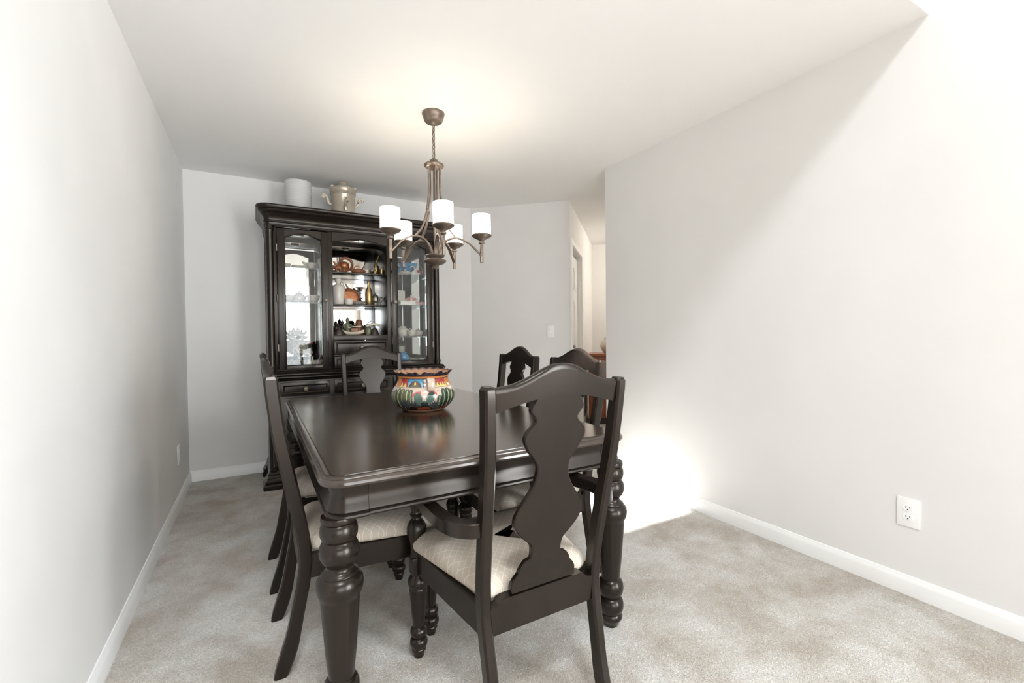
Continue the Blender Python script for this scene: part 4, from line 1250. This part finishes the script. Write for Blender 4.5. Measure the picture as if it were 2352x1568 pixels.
finish('handle', tube(NB(), [(.024, 0, .064), (.042, 0, .060), (.042, 0, .034), (.022, 0, .026)], .004, 8, smoothn=3), SILVER, st)
kn_ = thing('silver_knot', at_cab(.940, .13, ZM), 'silver twisted knot ornament, right end of the middle shelf', 'ornament')
finish('loop', tube(NB(), [(.014 * math.cos(a), .006 * math.sin(2 * a), .054 + .018 * math.sin(a)) for a in [2 * PI * k / 24 for k in range(24)]], .0045, 8, closed=True, up=Vector((0, 1, .1))), SILVER, kn_)
finish('foot', tube(NB(), [(.002, 0, .038), (-.006, 0, .020), (-.012, 0, .002), (.012, 0, .002)], .0045, 8, smoothn=3), SILVER, kn_)
# centre bay, lower deck (1.139): carved figures and a sailing boat
for x, dy, k, lab in ((.576, .16, .95, 'dark carved figure at the left end of the lower centre deck'), (.606, .25, .85, 'short dark carved figure behind the boat bow'), (.640, .26, 1.05, 'dark hooded carved figure left of the boat'), (.680, .24, 1.25, 'tall grey-green carved figure behind the boat')):
    figure('carved_figure', at_cab(x, dy, ZC), lab, DARKW if k < 1.2 else GREEN, k, .3)
mt = thing('carved_mountain', at_cab(.780, .26, ZC), 'reddish carved peak with dark slopes behind the boat', 'carving')
finish('peak', loft(NB(), [[(.055 * k * math.cos(a) * (1 + .2 * math.sin(3 * a)), .035 * k * math.sin(a), z) for a in [2 * PI * q / 14 for q in range(14)]] for k, z in ((1, 0), (.9, .03), (.6, .07), (.5, .10), (.42, .125), (.25, .135))]), BROWNW, mt, angle=30)
for s_ in (-1, 1):
    finish('slope', loft(NB(), [[(s_ * .045 + .04 * k * math.cos(a), .028 * k * math.sin(a), z) for a in [2 * PI * q / 10 for q in range(10)]] for k, z in ((1, 0), (.8, .03), (.45, .065), (.1, .09))]), DARKW, mt, angle=30)
bt = thing('model_boat', at_cab(.690, .11, ZC), 'ivory model boat with a curved hull and outrigger on the lower deck', 'model boat')
rg = []
for k in range(15):
    t_ = -1 + 2 * k / 14
    w_ = .020 * max(.05, 1 - abs(t_) ** 2.2); z_ = .020 + .036 * abs(t_) ** 2.0 * (1.0 if t_ < 0 else .55)
    rg.append([(t_ * .100, w_ * math.cos(a), z_ + .020 * math.sin(a) * (1 if math.sin(a) < 0 else .35)) for a in [2 * PI * q / 12 for q in range(12)]])
finish('hull', loft(NB(), rg), IVORY, bt)
finish('keel_stand', box(NB(), -.050, .060, -.018, .018, 0, .006, .002), DARKW, bt)
finish('cabin', box(NB(), -.005, .050, -.012, .012, .020, .058, .004), BROWNW, bt)
finish('roof', tube(NB(), [(-.030, 0, .062), (.02, 0, .070), (.075, 0, .074)], 1, flat=(.034, .006), smoothn=3), IVORY, bt)
for x_, h_ in ((-.03, .062), (.06, .072)):
    finish('mast', tube(NB(), [(x_, 0, .018), (x_ + .012, 0, h_)], .003, 8), GOLD, bt)
ps = thing('carved_prawn', at_cab(.880, .12, ZC), 'pale curved prawn carving on a dark base, lower deck', 'carving')
finish('base', loft(NB(), [[(.036 * k * math.cos(a), .024 * k * math.sin(a), z) for a in [2 * PI * q / 14 for q in range(14)]] for k, z in ((1, 0), (.9, .02), (.7, .045), (.3, .06))]), DARKW, ps, angle=30)
finish('tail', tube(NB(), [(-.070, 0, .075), (-.030, 0, .088), (.010, 0, .090), (.040, 0, .080), (.052, 0, .055), (.044, 0, .036)], [.010, .012, .012, .010, .007, .004], 10, smoothn=4), IVORY, ps)
finish('feeler', tube(NB(), [(-.068, 0, .080), (-.052, 0, .106), (-.030, 0, .118)], .0025, 8, smoothn=3), DARKW, ps)
turned('clay_jug', [(0, 0), (.022, 0), (.028, .012), (.030, .040), (.020, .068), (.014, .080), (.018, .092), (0, .090)], GREEN, at_cab(.835, .16, ZC), 'small grey-green jug between boat and prawn carving', 'jug')
rk = thing('dark_rock_carving', at_cab(.585, .07, ZC), 'low rough dark carving in the front left corner of the lower deck', 'carving')
finish('rock', loft(NB(), [[(.040 * k * math.cos(a) * (1 + .18 * math.sin(4 * a + z * 90)), .022 * k * math.sin(a), z) for a in [2 * PI * q / 16 for q in range(16)]] for k, z in ((1, 0), (1.05, .014), (.8, .034), (.45, .052), (.1, .058))]), DARKW, rk, angle=30)
# right bay
ZR3 = 1.119
bw = thing('blue_glass_bowl', at_cab(1.205, .22, Z1L), 'large turquoise glass bowl with a ruffled rim, upper right shelf', 'bowl')
rg = []
for r_, z_, w_ in ((.018, 0, 0), (.020, .004, 0), (.012, .014, 0), (.012, .026, 0), (.032, .040, .1), (.062, .062, .3), (.078, .090, .7), (.084, .110, 1), (.080, .110, 1), (.058, .064, .3), (.026, .044, 0), (0.002, .040, 0)):
    rg.append([((r_ + .006 * w_ * math.sin(10 * a)) * math.cos(a), (r_ + .006 * w_ * math.sin(10 * a)) * math.sin(a), z_ + .006 * w_ * math.cos(10 * a)) for a in [2 * PI * q / 60 for q in range(60)]])
finish('bowl', loft(NB(), rg), BLUEG, bw)
turned('small_blue_bowl', [(0, 0), (.016, 0), (.014, .008), (.030, .030), (.040, .056), (.037, .056), (.024, .030), (0, .014)], BLUEG, at_cab(1.110, .22, Z1L), 'small turquoise glass bowl left of the large one', 'bowl')
sv = thing('lidded_server', at_cab(1.150, .12, Z1L), 'white low lidded server with a curled handle, upper right shelf', 'server')
finish('body', lathe(NB(), [(0, 0), (.040, 0), (.058, .008), (.062, .014), (.050, .026), (.026, .034), (.010, .037), (.006, .040), (.010, .048), (0, .054)], 32, cap=False), CHINA, sv)
finish('handle', tube(NB(), [(.050, 0, .018), (.078, 0, .030), (.086, 0, .056), (.072, 0, .076), (.052, 0, .072), (.050, 0, .060)], .005, 10, smoothn=4), CHINA, sv)
gd = thing('glass_dome', at_cab(1.275, .11, Z1L), 'clear glass dome over a dark red flower, upper right shelf', 'dome')
finish('dome', lathe(NB(), [(.034, 0), (.036, .004), (.034, .040), (.026, .062), (.012, .074), (.006, .078), (.008, .086), (0, .090)], 28, cap=False), GLASS, gd)
finish('flower', lathe(NB(), [(0, .006), (.006, .008), (.006, .018), (.018, .026), (.022, .036), (.014, .046), (0, .048)], 16, cap=False), REDG, gd)
bx = finish('white_gift_box', box(NB(), -.045, .045, -.03, .03, 0, .135, .003), CHINA, None, at_cab(1.115, .20, Z2L), rotz=.3); tag(bx, 'plain white upright box, middle right shelf', 'box')
bo = thing('white_book', at_cab(1.150, .10, Z2L), 'thick white book lying flat on the middle right shelf', 'book')
finish('pages', box(NB(), -.058, .072, -.040, .040, .004, .030), CHINA, bo)
finish('cover', box(NB(), -.062, .076, -.044, .044, .030, .034), STONEW, bo)
finish('back_cover', box(NB(), -.062, .076, -.044, .044, 0, .004), STONEW, bo)
def fish(loc, label, k, mat):
    t = thing('fish_figurine', loc, label, 'figurine', None, .2)
    finish('body', loft(NB(), [[(x_ * k, r_ * .5 * k * math.cos(a), (.040 + z_ + r_ * math.sin(a)) * k) for a in [2 * PI * q / 12 for q in range(12)]] for x_, r_, z_ in ((-.055, .003, 0), (-.035, .010, .002), (-.005, .017, .006), (.025, .015, .010), (.045, .008, .012), (.055, .003, .012))]), mat, t)
    finish('tail_fin', prism(NB(), [(-.050 * k, .040 * k), (-.078 * k, .062 * k), (-.070 * k, .040 * k), (-.078 * k, .018 * k)], -.003, .003), mat, t)
    finish('stand', lathe(NB(), [(0, 0), (.018 * k, 0), (.016 * k, .006 * k), (.006 * k, .012 * k), (.006 * k, .032 * k), (0, .034 * k)], 16, cap=False), mat, t)
    return t
fish(at_cab(1.215, .20, Z2L), 'pink fish figurine with raised tail, middle right shelf', 1.25, PINK)
for x_, lab in ((1.205, 'pale pink ring-shaped bird on top of the white book'), (1.245, 'darker pink bird figurine right of the book')):
    b_ = thing('bird_figurine', at_cab(x_ if x_ > 1.24 else 1.195, .10, Z2L + (.034 if x_ < 1.24 else 0)), lab, 'figurine')
    finish('body', lathe(NB(), [(0, 0), (.014, 0), (.018, .012), (.013, .028), (.007, .036), (.009, .046), (.004, .054), (0, .055)], 16, cap=False), PINK, b_)
    finish('wing', tube(NB(), [(.008, 0, .014), (.022, 0, .028), (.012, 0, .040)], [.006, .005, .003], 8, smoothn=3), PINK, b_)
turned('pink_shell', [(0, 0), (.016, 0), (.024, .010), (.022, .024), (.010, .032), (0, .034)], PINK, at_cab(1.292, .10, Z2L), 'small round pink shell at the right end of the middle right shelf', 'shell')
teapot('teapot', at_cab(1.130, .15, ZR3), 'white moulded teapot with round handle, lower right glass shelf', CHINA, 1.0, 0)
cup('teacup', at_cab(1.190, .09, ZR3), 'white teacup on a saucer before the white teapot', CHINA, 1.15, 0, saucer=True)
turned('floral_sugar_bowl', [(0, 0), (.026, 0), (.038, .018), (.042, .040), (.038, .052), (.020, .060), (.006, .064), (.008, .072), (0, .076)], FLORAL, at_cab(1.270, .14, ZR3), 'floral lidded sugar bowl right of the white teapot', 'sugar bowl')
turned('cobalt_vase', [(0, 0), (.030, 0), (.046, .022), (.048, .044), (.034, .066), (.026, .074), (.034, .086), (.030, .086), (0, .070)], BLUEG, at_cab(1.130, .14, ZB), 'deep blue glass vase on the right bay floor', 'vase')
fr = thing('picture_frame', at_cab(1.14, .30, ZB), 'small dark picture frame leaning behind the blue vase', 'frame')
finish('frame', box(NB(), -.06, .06, -.006, .006, 0, .15, .003), DARKW, fr)
finish('picture', box(NB(), -.046, .046, -.0075, -.006, .014, .136), GREEN, fr)
sn = thing('snake_dish', at_cab(1.225, .11, ZB), 'flat cream dish with a green branch-like handle, right bay floor', 'dish')
finish('dish', lathe(NB(), [(0, 0), (.040, 0), (.060, .008), (.063, .012), (.058, .012), (.036, .005), (0, .005)], 36, cap=False), STONEW, sn)
finish('branch', tube(NB(), [(-.070, 0, .014), (-.045, 0, .034), (-.020, 0, .026), (.010, 0, .030), (.035, 0, .024), (.060, 0, .032), (.078, 0, .020)], [.003, .005, .006, .006, .005, .005, .003], 8, smoothn=4), GREEN, sn)
cup('glass_cup', at_cab(1.285, .09, ZB), 'small clear cup at the right end of the right bay floor', FROST, .7, 0)
